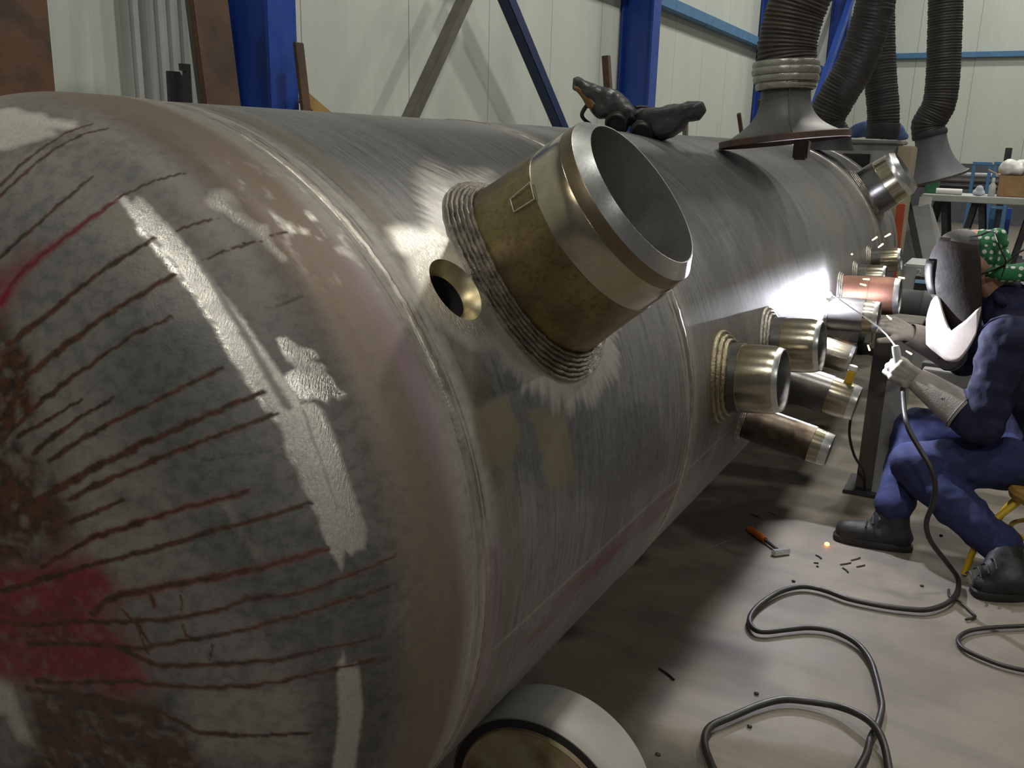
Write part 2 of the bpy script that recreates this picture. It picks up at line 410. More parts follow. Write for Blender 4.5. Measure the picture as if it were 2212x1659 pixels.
def m_vessel():
    t = MT('mill_scale_steel'); u = t.attr('surf').outputs['Vector']
    mp = t.n('ShaderNodeMapping'); t.l(u, mp.inputs[0]); co = mp.outputs[0]
    ms = t.n('ShaderNodeMapping'); t.l(u, ms.inputs[0]); ms.inputs['Scale'].default_value = (22, 1.2, 1); st = ms.outputs[0]
    a1 = t.n('ShaderNodeSeparateColor'); t.l(t.attr('marks_a').outputs['Color'], a1.inputs[0])
    a2 = t.n('ShaderNodeSeparateColor'); t.l(t.attr('marks_b').outputs['Color'], a2.inputs[0])
    a3 = t.n('ShaderNodeSeparateColor'); t.l(t.attr('marks_c').outputs['Color'], a3.inputs[0])
    rust, dye, ground = a1.outputs; dark, tan, pale = a2.outputs; lav, streak, olive = a3.outputs
    n1 = t.noise(co, 4, 6, .6); n2 = t.noise(co, 55, 5, .65); n3 = t.noise(co, 220, 3, .7); ns = t.noise(st, 5, 5, .6)
    c = t.mix(t.ramp(n1, [(.35, 0.0), (.65, 1.0)]), (.195, .187, .174), (.145, .141, .133))
    c = t.mix(t.ramp(n2, [(.38, .5), (.55, 0.0)]), c, (.075, .073, .07))
    c = t.mix(t.math('MULTIPLY', streak, t.ramp(ns, [(.4, 0.0), (.7, .8)])), c, (.26, .265, .27))
    c = t.mix(t.math('MULTIPLY', streak, t.ramp(ns, [(.3, .7), (.45, 0.0)])), c, (.085, .096, .105))
    c = t.mix(t.math('MULTIPLY', pale, t.ramp(n2, [(.3, .6), (.6, .95)])), c, (.42, .39, .345))
    c = t.mix(t.math('MULTIPLY', tan, t.ramp(n2, [(.35, .75), (.6, 1.0)])), c, (.19, .135, .092))
    c = t.mix(lav, c, (.25, .18, .225)); c = t.mix(olive, c, (.17, .145, .072))
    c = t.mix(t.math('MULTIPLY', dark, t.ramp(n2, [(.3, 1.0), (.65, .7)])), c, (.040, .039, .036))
    c = t.mix(t.math('MULTIPLY', ground, t.ramp(n3, [(.25, .7), (.5, 1.0)])), c, (.74, .72, .66))
    c = t.mix(dye, c, (.15, .008, .022))
    rc = t.mix(t.ramp(n2, [(.35, 0.0), (.62, 1.0)]), (.014, .0085, .005), (.070, .024, .008))
    c = t.mix(rust, c, rc)
    paint = t.math('MINIMUM', t.math('ADD', rust, t.math('MULTIPLY', dye, .7)), 1.0)
    met = t.math('ADD', t.math('SUBTRACT', .42, t.math('MULTIPLY', paint, .40)), t.math('MULTIPLY', ground, .55))
    r = t.math('ADD', .43, t.math('MULTIPLY', n2, .18))
    r = t.math('ADD', r, t.math('MULTIPLY', paint, .22))
    r = t.math('SUBTRACT', r, t.math('MULTIPLY', ground, .20))
    t.set(c, r, met); t.b.inputs['Anisotropic'].default_value = .65
    tn = t.n('ShaderNodeTangent', direction_type='RADIAL', axis='Y'); t.l(tn.outputs[0], t.b.inputs['Tangent'])
    br = t.n('ShaderNodeMapping'); t.l(u, br.inputs[0]); br.inputs['Scale'].default_value = (1.0, .25, 1); br.inputs['Rotation'].default_value = (0, 0, .5)
    nb = t.noise(br.outputs[0], 420, 2, .6)
    h = t.math('ADD', t.math('MULTIPLY', n2, .35), t.math('MULTIPLY', t.math('MULTIPLY', ground, nb), .9))
    h = t.math('ADD', h, t.math('MULTIPLY', n3, .18))
    t.bump(h, .38, .0022); return t.m
M['vessel'] = m_vessel()
def m_weld(name='weld_bead', c=(.34, .31, .27), c2=(.19, .175, .15), c3=(.5, .47, .40)):
    t = MT(name); co = t.co('Object'); n = t.noise(co, 40, 5); v = t.noise(co, 130, 3, .7)
    k = t.mix(t.ramp(n, [(.35, 0.0), (.65, 1.0)]), c, c2); k = t.mix(t.ramp(v, [(.55, 0.0), (.75, .8)]), k, c3)
    t.set(k, .40, .85); t.bump(v, .6, .004); return t.m
M['weld'] = m_weld()
def m_steel(name, c, rough=.25, stain=None, amt=.5, sc=9):
    t = MT(name); co = t.co('Object'); n = t.noise(co, sc, 5, .6); f = t.noise(co, 160, 2)
    k = t.mix(t.ramp(f, [(.35, .25), (.6, 0.0)]), c, tuple(v*.6 for v in c))
    if stain: k = t.mix(t.ramp(n, [(.42, 0.0), (.62, amt)]), k, stain)
    t.set(k, t.ramp(n, [(.3, rough), (.7, rough+.1)]), .92); t.bump(f, .08, .001); return t.m
M['bevel'] = m_steel('bright_machined_steel', (.66, .68, .68), .24, (.4, .36, .28), .25, 14)
M['bore'] = m_steel('machined_bore_steel', (.36, .36, .35), .36)
M['coll'] = m_steel('machined_collar_steel', (.44, .41, .33), .17, (.30, .23, .10), .6, 10)
def m_forge():
    t = MT('olive_coated_forging'); co = t.co('Object'); n = t.noise(co, 7, 5, .6); b = t.noise(co, 4.2, 4, .55, .6); s_ = t.noise(co, 15, 6, .7); f = t.noise(co, 120, 3)
    k = t.mix(t.ramp(n, [(.40, 0.0), (.62, 1.0)]), (.235, .185, .088), (.125, .088, .055))
    k = t.mix(t.ramp(b, [(.52, 0.0), (.62, .85)]), k, (.33, .235, .058))
    k = t.mix(t.ramp(s_, [(.60, 0.0), (.68, .75)]), k, (.17, .145, .15)); k = t.mix(t.ramp(s_, [(.30, .8), (.37, 0.0)]), k, (.055, .05, .035))
    k = t.mix(t.ramp(f, [(.33, .5), (.5, 0.0)]), k, (.09, .075, .045))
    t.set(k, t.ramp(n, [(.3, .34), (.7, .5)]), .85); t.bump(f, .12, .0015); return t.m
M['nozA'] = m_forge()
M['nozB'] = m_steel('dull_pipe_steel', (.21, .205, .20), .28, (.10, .095, .09), .7, 8)
M['nozC'] = m_steel('rusty_pipe_steel', (.17, .14, .11), .42, (.06, .04, .03), .9, 11)
M['nozR'] = m_steel('red_brown_pipe', (.26, .13, .09), .5, (.12, .06, .045), .8, 9)

vessel = thing('pressure_vessel', (XC, .55, ZC-RR), 'large bare steel pressure vessel lying on its side with dished end and stub pipes', 'pressure vessel')
# --- dished head (with its short straight flange up to the girth weld)
SEAM = .962
sv = np.concatenate([np.linspace(0, PI/2, 330)]); prof = [(RH*math.sin(a), YT-DEP*math.cos(a)) for a in sv]
prof += [(RH*(1-.006*max(0, (y-.93)/.03)), y) for y in np.linspace(YT+.004, SEAM, 34)]
prof = np.array(prof)
th = np.radians(np.concatenate([np.arange(-100, 112, .27), np.arange(112, 260, 4.)])); nt = len(th)
rr_ = np.maximum(prof[:, 0], 1e-4)
V = np.stack([XC+rr_[:, None]*np.cos(th), np.repeat(prof[:, 1:2], nt, 1), ZC+rr_[:, None]*np.sin(th)], -1).reshape(-1, 3)
sarc = np.concatenate([[0], np.cumsum(np.hypot(np.diff(prof[:, 0]), np.diff(prof[:, 1])))])
U = np.stack([sarc[:, None]*np.cos(th), sarc[:, None]*np.sin(th)], -1).reshape(-1, 2)
TH = np.repeat(th[None], len(prof), 0).ravel(); YV = V[:, 1]; TD = np.degrees(TH)
mk = Marks(warp(U, .0035, 90)); mk2 = Marks(warp(U, .012, 26, 5)); mk3 = Marks(warp(U, .002, 200, 8))
rust = np.zeros(len(V)); dye = rust.copy(); ground = rust.copy(); dark = rust.copy(); lav = rust.copy(); olive = rust.copy()
RUNS = [
 ([(0,400),(60,345),(140,288),(200,268)],7,4,0),([(0,425),(60,368),(120,320),(180,290),(235,278)],7,4,.1),([(0,555),(45,515),(90,478),(150,425),(200,380)],8,4,0),
 ([(0,655),(25,615),(50,585),(120,528),(200,470),(262,424)],22,7,1),([(262,424),(330,392),(400,374)],5,4,0),
 ([(20,745),(60,712),(100,682),(200,602),(280,546),(335,515)],13,6,0),([(380,497),(470,470)],5,3,0),([(440,560),(560,520),(620,500)],4,3,0),
 ([(40,830),(61,811),(163,730),(264,660),(378,595)],13,8,0),([(8,949),(94,864),(203,782),(285,725),(370,685)],11,5,0),
 ([(40,945),(53,937),(122,896),(175,864)],9,5,0),([(70,980),(81,970),(163,908),(244,860)],10,5,0),([(105,995),(118,986),(203,933),(293,888),(399,835),(480,795)],11,6,0),
 ([(45,1098),(90,1075),(134,1051),(244,990),(366,933),(488,880),(570,847)],15,8,0),([(150,1080),(203,1051),(325,998),(447,949),(529,921),(598,892)],11,6,.1),
 ([(440,996),(618,967)],4,3,-1),([(150,1130),(203,1106),(264,1081)],10,8,0),
 ([(90,1225),(106,1216),(195,1163),(309,1126),(407,1094),(537,1061)],10,6,.5),([(0,1277),(102,1248),(228,1212),(346,1183),(447,1150),(570,1118),(671,1085)],11,7,0),
 ([(200,1325),(224,1301),(260,1285),(366,1264),(460,1248),(570,1224),(712,1183)],12,6,.45),
 ([(0,1342),(81,1350),(163,1342),(325,1342),(488,1317),(530,1292),(650,1281),(753,1244),(854,1199)],11,5,.2),
 ([(61,1391),(203,1391),(293,1403),(407,1382),(509,1366),(610,1338),(732,1301),(834,1269)],11,5,.15),
 ([(260,1400),(285,1415),(346,1439),(468,1435),(590,1427),(692,1403),(814,1374)],11,5,.2),
 ([(81,1472),(285,1472),(346,1480),(488,1484),(610,1472),(712,1447),(814,1423)],11,5,.3),([(61,1488),(203,1504),(346,1537),(427,1582),(529,1590),(671,1582)],13,6,0),
 ([(325,1284),(334,1310)],8,6,.4),([(390,1276),(394,1320)],4,3,.1),([(395,1350),(400,1372),(420,1382)],5,3,.1),([(460,1395),(452,1425)],4,3,0),([(300,1352),(330,1400)],6,3,.3),
 ([(264,1320),(290,1345),(322,1415)],5,3,.2),
]
mm = 1.0/1000
for L, w0, w1, red in RUNS:
    P = hp(L)
    px = np.linalg.norm(np.array(head_pt(*L[len(L)//2]))-CAM)/FPX       # metres per photo pixel there
    c = mk.line(P, w0*px*1.35, w1*px*1.35)
    if red < 0: dark = np.maximum(dark, c*.8); continue
    if red >= 1: dye = np.maximum(dye, mk.line(P, w0*px*1.3, w1*px*.7, .8)); rust = np.maximum(rust, mk.line(P[1:], w0*px*.4, w1*px*.7)*.55)
    else:
        rust = np.maximum(rust, c*.97)
        if red: dye = np.maximum(dye, mk.line(P, w0*px*1.7, w1*px*1.7, .9)*red*1.5)
spot = fbm(U, 70, 2)
A = mk2.poly(hp([(-170,690),(0,690),(22,735),(70,760),(80,830),(75,900),(40,945),(-100,985),(-250,960),(-230,820)]), .012); rust = np.maximum(rust, A*np.clip(spot*2.4-.2, 0, 1))
A = mk2.poly(hp([(-270,930),(-100,900),(40,930),(90,975),(150,1060),(165,1110),(150,1190),(60,1225),(-120,1225),(-320,1230),(-330,1080)]), .02); rust = np.maximum(rust, A*np.clip(spot*2.6-.35, 0, 1)*.95)
A = mk2.poly(hp([(60,1490),(200,1480),(340,1510),(420,1590),(470,1680),(500,1780),(380,1840),(250,1800),(120,1860),(40,1720),(80,1600)]), .014); rust = np.maximum(rust, A*np.clip(spot*2.6-.1, 0, 1)*.97)
A = mk2.poly(hp([(-290,1250),(-120,1225),(90,1205),(165,1180),(235,1225),(255,1280),(240,1330),(290,1400),(335,1485),(250,1500),(60,1475),(-100,1440),(-260,1420),(-310,1330)]), .018)
dye = np.maximum(dye, A*np.clip(spot*1.8+.15, 0, 1)*.93); rust = np.maximum(rust, A*np.clip(fbm(U, 45, 7)*2.6-.85, 0, 1)*.7)
A = mk2.poly(hp([(-140,660),(-60,600),(10,590),(70,545),(40,620),(0,680),(-60,720),(-130,740)]), .02); dye = np.maximum(dye, A*.8)
STRIP = [(254,426),(268,420),(288,440),(294,424),(308,428),(374,498),(407,534),(488,640),(529,693),(610,811),(640,850),(651,872),(680,870),(700,890),(732,965),(752,1030),(764,1065),(791,1140),(788,1187),(770,1186),(761,1199),(744,1188),(738,1234),(722,1191),(702,1130),(680,1081),(648,1010),(623,970),(600,905),(566,860),(538,835),(509,782),(460,693),(415,628),(390,591),(372,560),(338,545),(350,528),(293,481)]
ground = np.maximum(ground, mk3.poly(hp(STRIP), .0025)*(.42+.35*fbm(U, 30, 33)))
for _L in ([(300,490),(345,545),(392,600),(415,628),(460,693),(509,782),(562,862),(600,910)], [(620,960),(650,1020),(690,1110),(728,1205)], [(690,890),(728,975),(750,1060),(762,1130)]): ground = np.maximum(ground, mk3.line(hp(_L), .007, .006, .9)*np.clip(fbm(U, 120, 41)*2.2-.25, 0, 1))  # glints along the ground strip's edges, painted in as brighter metal
ground *= 1-mk3.line(hp([(420,545),(480,640),(540,740),(590,830),(622,880)]), .006, .009, .6)*.75
ground *= 1-mk3.line(hp([(655,885),(690,985),(730,1100)]), .003, .003, .6)*.5
PATCH = [(598,732),(620,728),(640,746),(680,758),(688,772),(668,778),(700,790),(705,806),(720,823),(728,840),(746,852),(735,862),(712,855),(708,870),(680,860),(651,866),(622,835),(612,815),(640,792),(618,780)]
ground = np.maximum(ground, mk3.poly(hp(PATCH), .002)*np.clip(fbm(U, 60, 4)*2.2-.1, .4, 1))
ground = np.maximum(ground, mk3.poly(hp([(728,1439),(742,1410),(748,1440),(773,1431),(785,1529),(765,1680),(716,1680),(734,1549)]), .0025)*.5)
ground = np.maximum(ground, mk2.poly(hp([(-50,246),(0,240),(40,238),(80,247),(108,256),(150,266),(153,274),(98,282),(118,296),(70,306),(20,318),(-50,330)]), .008)*.95)
ground = np.maximum(ground, mk2.poly(hp([(-60,1430),(15,1470),(45,1545),(75,1610),(40,1600),(10,1540),(-60,1530)]), .008)*.5)
for (a, b, w) in (((480,425),(545,490),.02),((560,500),(605,560),.016)): ground = np.maximum(ground, mk2.line(hp([a, ((a[0]+b[0])/2, (a[1]+b[1])/2), b]), w, w*.6, .9)*.55)
dye = np.maximum(dye, mk2.line(hp([(-20,300),(60,318),(120,300),(150,280)]), .02, .006, .9)*.14)
# dark oxide blotches, wash-water edges, pale patches
pale = rust*0
dark = np.maximum(dark, mk2.poly(hp([(240,1075),(290,1105),(400,1160),(470,1240),(560,1350),(610,1420),(640,1400),(620,1330),(560,1290),(500,1230),(440,1170),(350,1110),(300,1080),(262,1060)]), .012)*.55)
dark = np.maximum(dark, mk2.poly(hp([(530,1240),(600,1300),(620,1340),(600,1400),(560,1360),(520,1300)]), .02)*.85)
dark = np.maximum(dark, mk2.poly(hp([(310,1520),(390,1500),(380,1540),(340,1545)]), .01)*.7)
dark = np.maximum(dark, mk2.poly(hp([(270,690),(450,720),(560,870),(610,1000),(660,1120),(560,1130),(400,1170),(380,1090),(300,960),(240,870)]), .02)*.38)
pale = np.maximum(pale, mk2.poly(hp([(60,740),(110,800),(200,880),(300,1000),(390,1130),(330,1260),(250,1280),(160,1180),(150,1060),(100,980),(80,840)]), .03)*.22)
pale = np.maximum(pale, mk2.poly(hp([(400,1500),(650,1490),(660,1640),(440,1620)]), .01)*.22)
pale = np.maximum(pale, mk3.line(hp([(483,1082),(520,1150),(565,1205)]), .01, .008, .6)*.35)
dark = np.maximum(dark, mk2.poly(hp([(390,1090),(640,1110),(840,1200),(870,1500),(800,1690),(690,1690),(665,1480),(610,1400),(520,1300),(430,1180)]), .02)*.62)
dark = np.maximum(dark, mk3.line(hp([(580,668),(652,640)]), .003, .005)*.8)
wob = .010*(fbm(np.stack([YV*8, TH*3], 1), 1, 4)-.5)*2; Yw = YV+wob
lowf = np.clip((38-TD)/24, 0, 1)
tan = band(Yw, .80, .917, .045)*(.55+.45*fbm(np.stack([YV*30, TH*6], 1), 1, 6)); tan *= np.clip((TD+75)/25, 0, 1)
tan = np.maximum(tan, mk2.line(hp([(480,420),(560,470),(640,600),(720,700)]), .10, .05, .9)*.3)
lav = band(Yw, .885, .93, .022)*np.clip(1-np.abs(TD-28)/24, 0, 1)*.75
pale = np.maximum(pale, band(Yw, .905, .99, .02)*(.55+.3*fbm(np.stack([YV*120, TH*2], 1), 1, 3)))
dark = np.maximum(dark, band(YV+wob*.15, .9435, .9455, .0015)*np.clip(fbm(np.stack([YV*0, TH*14], 1), 1, 9)*2.4-.7, 0, .9))
yel = mk3.line(hp([(935,1385),(882,1402),(876,1478),(920,1452)]), .004, .003)
olive = np.maximum(olive, yel); olive = np.maximum(olive, mk2.line(hp([(240,455),(300,520),(380,610)]), .012, .006, .9)*.5)
g_wear = np.clip(fbm(np.stack([YV*60, TH*30], 1), 1, 12)*3-1.7, 0, 1)*band(YV, .83, .95, .03)*np.clip(1-np.abs(TD-50)/13, 0, 1)
ground = np.maximum(ground, g_wear)
sarc_ok = np.ones(len(V))
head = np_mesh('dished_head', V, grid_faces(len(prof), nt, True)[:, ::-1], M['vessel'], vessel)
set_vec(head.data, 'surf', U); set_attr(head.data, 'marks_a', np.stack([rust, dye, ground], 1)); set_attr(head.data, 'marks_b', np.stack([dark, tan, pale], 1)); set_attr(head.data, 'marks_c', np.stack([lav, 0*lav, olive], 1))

# --- shell with a countersunk hole beside the big stub pipe
YE = 5.60
HY, HT, HRo = 1.102, math.radians(37.2), .052
yv = np.concatenate([np.arange(SEAM, 1.95, .004), np.arange(1.95, 3.2, .012), np.arange(3.2, YE+.001, .03)])
tv = np.radians(np.concatenate([np.arange(-64, 100, .36), np.arange(100, 296, 4.)])); ny, nt = len(yv), len(tv)
YY, TT = np.meshgrid(yv, tv, indexing='ij')
V = np.stack([XC+RR*np.cos(TT), YY, ZC+RR*np.sin(TT)], -1).reshape(-1, 3)
F = grid_faces(ny, nt, True)
i0, i1 = np.searchsorted(yv, HY-.066), np.searchsorted(yv, HY+.066); j0, j1 = np.searchsorted(tv, HT-.066/RR), np.searchsorted(tv, HT+.066/RR)
fi, fj = np.divmod(np.arange((ny-1)*nt), nt); F = F[~((fi >= i0) & (fi < i1) & (fj >= j0) & (fj < j1))]
loop = [(i, j0) for i in range(i0, i1)]+[(i1, j) for j in range(j0, j1)]+[(i, j1) for i in range(i1, i0, -1)]+[(i0, j) for j in range(j1, j0, -1)]
lid = np.array([i*nt+j for i, j in loop]); LY = yv[[i for i, j in loop]]-HY; LT = (tv[[j for i, j in loop]]-HT)*RR
ang = np.arctan2(LT, LY); nl = len(lid); ex = []; exF = []; prev = lid
for q in range(1, 9):
    k = q/8; a_ = LY*(1-k)+HRo*np.cos(ang)*k; b_ = LT*(1-k)+HRo*np.sin(ang)*k
    t_ = HT+b_/RR; cur = len(V)+len(ex)*nl+np.arange(nl)
    ex.append(np.stack([XC+RR*np.cos(t_), HY+a_, ZC+RR*np.sin(t_)], -1))
    exF.append(np.stack([prev, np.roll(prev, -1), np.roll(cur, -1), cur], -1)); prev = cur
V = np.concatenate([V]+ex); exF = np.concatenate(exF)
_q = V[exF]; _n = np.cross(_q[:, 1]-_q[:, 0], _q[:, 2]-_q[:, 0]); _in = (_n*(_q.mean(1)-np.array([XC, HY, ZC]))*np.array([1, 0, 1])).sum(1) > 0
exF[_in] = exF[_in][:, ::-1]; F = np.concatenate([F, exF])
YV = V[:, 1]; TH = np.arctan2(V[:, 2]-ZC, V[:, 0]-XC); TD = np.degrees(TH); U = np.stack([YV, RR*TH], 1)
mk = Marks(warp(U, .004, 60)); mk2 = Marks(warp(U, .018, 22, 5)); mk3 = Marks(warp(U, .002, 160, 8))
rust = np.zeros(len(V)); dye = rust.copy(); ground = rust.copy(); dark = rust.copy(); lav = rust.copy(); olive = rust.copy()
wob = .012*(fbm(np.stack([YV*6, TH*3], 1), 1, 4)-.5)*2; Yw = YV+wob
hoop = fbm(np.stack([YV*110, TH*2.2], 1), 1, 3)
pale = band(Yw, .90, 1.012, .03)*(.6+.35*hoop)
pale = np.maximum(pale, band(Yw, 1.84, 1.93, .03)*(.2+.55*hoop)); pale = np.maximum(pale, band(Yw, 4.90, 5.03, .04)*(.3+.5*hoop))
for yl, w in ((.9775, .0022), (.9865, .0016), (1.004, .0016), (1.022, .0022), (1.852, .004), (1.872, .003), (1.905, .003), (4.95, .006)):
    dark = np.maximum(dark, band(YV+wob*.2, yl-w, yl+w, .0015)*np.clip(fbm(np.stack([YV*0+yl*90, TH*11], 1), 1, 9)*2.6-.75, 0, .95))
lav = np.maximum(lav, band(Yw, .99, 1.035, .02)*np.clip((12-TD)/10, 0, 1)*.55)
olive = np.maximum(olive, band(Yw, 1.03, 1.07, .03)*.3)
tan = band(Yw, 1.015, 1.06, .03)*.35*np.clip((TD-15)/10, 0, 1)
d0 = np.hypot(YV-1.35, RR*(TH-math.radians(37))); aa = np.arctan2(RR*(TH-math.radians(37)), YV-1.35)
ring = fbm(np.stack([np.cos(aa)*4, np.sin(aa)*4], 1), 1, 11); ringf = fbm(np.stack([np.cos(aa)*26, np.sin(aa)*26], 1), 1, 14)
ground = np.maximum(ground, np.clip((.225+.055*ring+.05*(ringf-.5)-d0)/.03, 0, 1)*(.40+.35*ringf)*np.where(np.abs(aa) < 0, 0, 1))
upl = mk.poly(sp([(905,375),(935,350),(990,370),(1060,370),(1040,420),(1000,470),(960,500),(930,440)]), .02)
ground = np.maximum(ground, upl*np.clip(fbm(np.stack([U[:, 0]*60+U[:, 1]*60, U[:, 0]*9-U[:, 1]*9], 1), 1, 2)*3-.8, 0, 1))
dh = np.hypot(YV-HY, RR*(TH-HT)); ground = np.maximum(ground, np.clip((.092+.02*ring-dh)/.03, 0, 1)*.85)
ground = np.maximum(ground, mk2.poly(sp([(845,500),(930,485),(985,520),(960,560),(900,560),(860,540)]), .015)*.9)
dark = np.maximum(dark, mk2.poly(sp([(1010,830),(1090,790),(1240,860),(1420,880),(1440,1000),(1330,1100),(1240,1060),(1180,1090),(1100,1010),(1060,1040),(1045,960)]), .02)*.55)
for P in ([(1018,890),(1090,852),(1128,940),(1100,1010),(1045,1012)], [(1140,885),(1215,880),(1245,1040),(1185,1060),(1165,960)]): olive = np.maximum(olive, mk.poly(sp(P), .006)*.75); dark *= 1-mk.poly(sp(P), .006)
for th0, w in ((-10.6, .0035),): pale = np.maximum(pale, band(RR*TH, RR*math.radians(th0)-w, RR*math.radians(th0)+w, .003)*.6*(YV > 1.02))
dye = np.maximum(dye, band(TD+4*(fbm(np.stack([YV*5, TD*.1], 1), 1, 6)-.5), -17.5, -11.2, 3)*band(YV, 1.15, 1.9, .25)*np.clip(fbm(np.stack([YV*9, TD*.5], 1), 1, 8)*1.7-.25, 0, 1)*.75)
dye = np.maximum(dye, mk2.poly(sp([(1060,1180),(1078,1230),(1050,1420),(1015,1540),(1000,1500),(1035,1330)]), .01)*.30)
for (cy, ct, r_, a_) in ((2.13, 5, .14, .8), (2.62, 5, .12, .45), (2.2, -22, .09, .3)):
    dd = np.hypot(YV-cy, RR*(TH-math.radians(ct))); e = np.clip((r_+.03*(fbm(U, 40, 3)-.5)*2-dd)/.02, 0, 1)
    olive = np.maximum(olive, e*a_*.6); tan = np.maximum(tan, e*a_*.6)
streak = np.clip((YV-1.02)/.04, 0, 1)*(.65+.35*hoop)
strk = fbm(np.stack([YV*7, TH*.6], 1), 1, 21); dark = np.maximum(dark, np.clip(strk*3-1.65, 0, .4)*(YV > 1.05))
shell = np_mesh('cylindrical_shell', V, F[:, ::-1], M['vessel'], vessel)
set_vec(shell.data, 'surf', U); set_attr(shell.data, 'marks_a', np.stack([rust, dye, ground], 1)); set_attr(shell.data, 'marks_b', np.stack([dark, tan, pale], 1)); set_attr(shell.data, 'marks_c', np.stack([lav, streak, olive], 1))
# far dished head
fp = [(RH, YE), (RH, YE+.1)]+[(RH*math.cos(a), YE+.1+DEP*math.sin(a)) for a in np.linspace(.02, PI/2-.003, 30)]
g = G().lathe([(y-YE, r) for r, y in fp], 128, (XC, YE, ZC), (0, 1, 0), False, True)
o = g.obj('dished_head', M['vessel'], vessel); nV = len(o.data.vertices)
set_vec(o.data, 'surf', np.random.rand(1, 2)+np.array([[v.co.x+v.co.z, v.co.y] for v in o.data.vertices]))
set_attr(o.data, 'marks_a', np.zeros((nV, 3))); set_attr(o.data, 'marks_b', np.zeros((nV, 3))); set_attr(o.data, 'marks_c', np.tile([0, .5, 0], (nV, 1)))
# girth welds, ground nearly flush
def ring_weld(y, w, h, name):
    n = 360; prof_ = [(-w, -.004), (-w*.7, h*.55), (-w*.25, h), (w*.3, h*.8), (w*.7, h*.6), (w, -.004)]; V = []; F = []
    for k in range(n):
        a = 2*PI*k/n; j = .0006*math.sin(k*3.1)+.0005*math.sin(k*7.7)
        for dy, dr in prof_: r = RR+dr+(j if dr > 0 else 0); V.append((XC+r*math.cos(a), y+dy, ZC+r*math.sin(a)))
    m = len(prof_)
    for k in range(n):
        for i in range(m-1): F.append((k*m+i, ((k+1) % n)*m+i, ((k+1) % n)*m+i+1, k*m+i+1))
    return mesh_obj(name, V, F, M['girth'], vessel)
M['girth'] = simple('ground_girth_weld', (.46, .43, .38), (.34, .31, .27), rough=.42, metal=.85, scale=40, bump=.3, bdist=.002)
ring_weld(SEAM+.004, .011, .0022, 'girth_weld'); ring_weld(1.885, .012, .003, 'girth_weld'); ring_weld(4.97, .014, .004, 'girth_weld'); ring_weld(YE, .012, .004, 'girth_weld')
# the countersunk hole
ax = Vector((math.cos(HT), 0, math.sin(HT))); oc = Vector((XC, HY, ZC)); tg = Vector((-math.sin(HT), 0, math.cos(HT)))
M['sink'] = m_steel('machined_countersink', (.55, .50, .36), .3, (.36, .28, .13), .7, 16)
g = G(); n = 72; V = []; F = []
rings = [(HRo, 0), (HRo-.0015, -.002), (.047, -.006), (.042, -.013), (.0385, -.019), (.0365, -.024)]
for r, dz in rings:
    for k in range(n):
        a = 2*PI*k/n; v = r*math.cos(a); w = r*math.sin(a); u = math.sqrt(RR*RR-(w*w))+dz
        V.append(oc+ax*u+Vector((0, 1, 0))*v+tg*w)
for i in range(len(rings)-1):
    for k in range(n): F.append((i*n+k, (i+1)*n+k, (i+1)*n+(k+1) % n, i*n+(k+1) % n))
hole = mesh_obj('countersunk_hole', V, F, M['sink'], vessel); hole['label'] = 'machined brass-toned countersunk hole beside the big stub pipe'
V = []; F = []
for r, dz in ((.0365, -.024), (.0365, -.16), (.001, -.161)):
    for k in range(n): a = 2*PI*k/n; V.append(oc+ax*(RR+dz)+Vector((0, 1, 0))*r*math.cos(a)+tg*r*math.sin(a))
for i in range(2):
    for k in range(n): F.append((i*n+k, (i+1)*n+k, (i+1)*n+(k+1) % n, i*n+(k+1) % n))
mesh_obj('bore', V, F, M['black'], hole)

# --- stub pipes welded radially into the shell
def nozzle(y, deg, prof, collar, rim, bore, mats, leg, label, passes=3, n=96, lathe_extra=None):
    th = math.radians(deg); ax = Vector((math.cos(th), 0, math.sin(th))); tg = Vector((-math.sin(th), 0, math.cos(th))); oy = Vector((0, 1, 0)); o = Vector((XC, y, ZC))
    def P(u, r, a): return o+ax*u+oy*(r*math.cos(a))+tg*(r*math.sin(a))
    def sh(r, a): return math.sqrt(RR*RR-(r*math.sin(a))**2)
    def surf(rows, name, mat, parent, ang=40):
        V = []; F = []
        for fn in rows:
            for k in range(n): V.append(fn(2*PI*k/n))
        for i in range(len(rows)-1):
            for k in range(n): F.append((i*n+k, i*n+(k+1) % n, (i+1)*n+(k+1) % n, (i+1)*n+k))
        ob = mesh_obj(name, V, F, mat, parent); return autosmooth(ob, ang)
    r0 = prof[0][1]
    rows = [lambda a: P(sh(r0, a)-.012, r0, a), lambda a: P(max(sh(r0, a)+.002, RR-.02), r0, a)]
    # body rows from the saddle up to the straight part
    def row(h, r): return lambda a: P(max(RR+h, sh(r, a)+.001) if h > .02 else sh(r, a)*(1-h/.02)+(RR+h)*(h/.02), r, a)
    body = [p for p in prof if p[0] <= collar[0][0]]
    nz = surf(rows+[row(h, r) for h, r in body[1:]], 'stub_pipe', mats[0], vessel); nz['label'] = label
    surf([row(h, r) for h, r in collar], 'machined_collar', mats[1], nz)
    surf([row(h, r) for h, r in rim], 'bevelled_rim', mats[2], nz)
    surf([row(h, r) for h, r in bore], 'bore', mats[3], nz)
    # stepped weld fillet around the saddle
    L1, L2 = leg; rowsw = []
    for k in range(passes*4+1):
        s_ = k/(passes*4); q = (k % 4)/4
        bul = .0035*math.sin(PI*q)*(leg[0]/.03)
        rr = r0+L1*(1-s_); uu = L2*s_
        def f(a, rr=rr, uu=uu, bul=bul, s_=s_):
            wob = .0007*math.sin(a*29+s_*9)+.0006*math.sin(a*53+s_*23)
            return P(sh(rr, a)+uu*(.9+.1*math.sin(3*a))+(bul+wob if 0 < s_ < 1 else -.002), rr+(bul if 0 < s_ < 1 else 0), a)
        rowsw.append(f)
    surf(rowsw, 'weld_bead', M['weld'], nz, 60)
    return nz
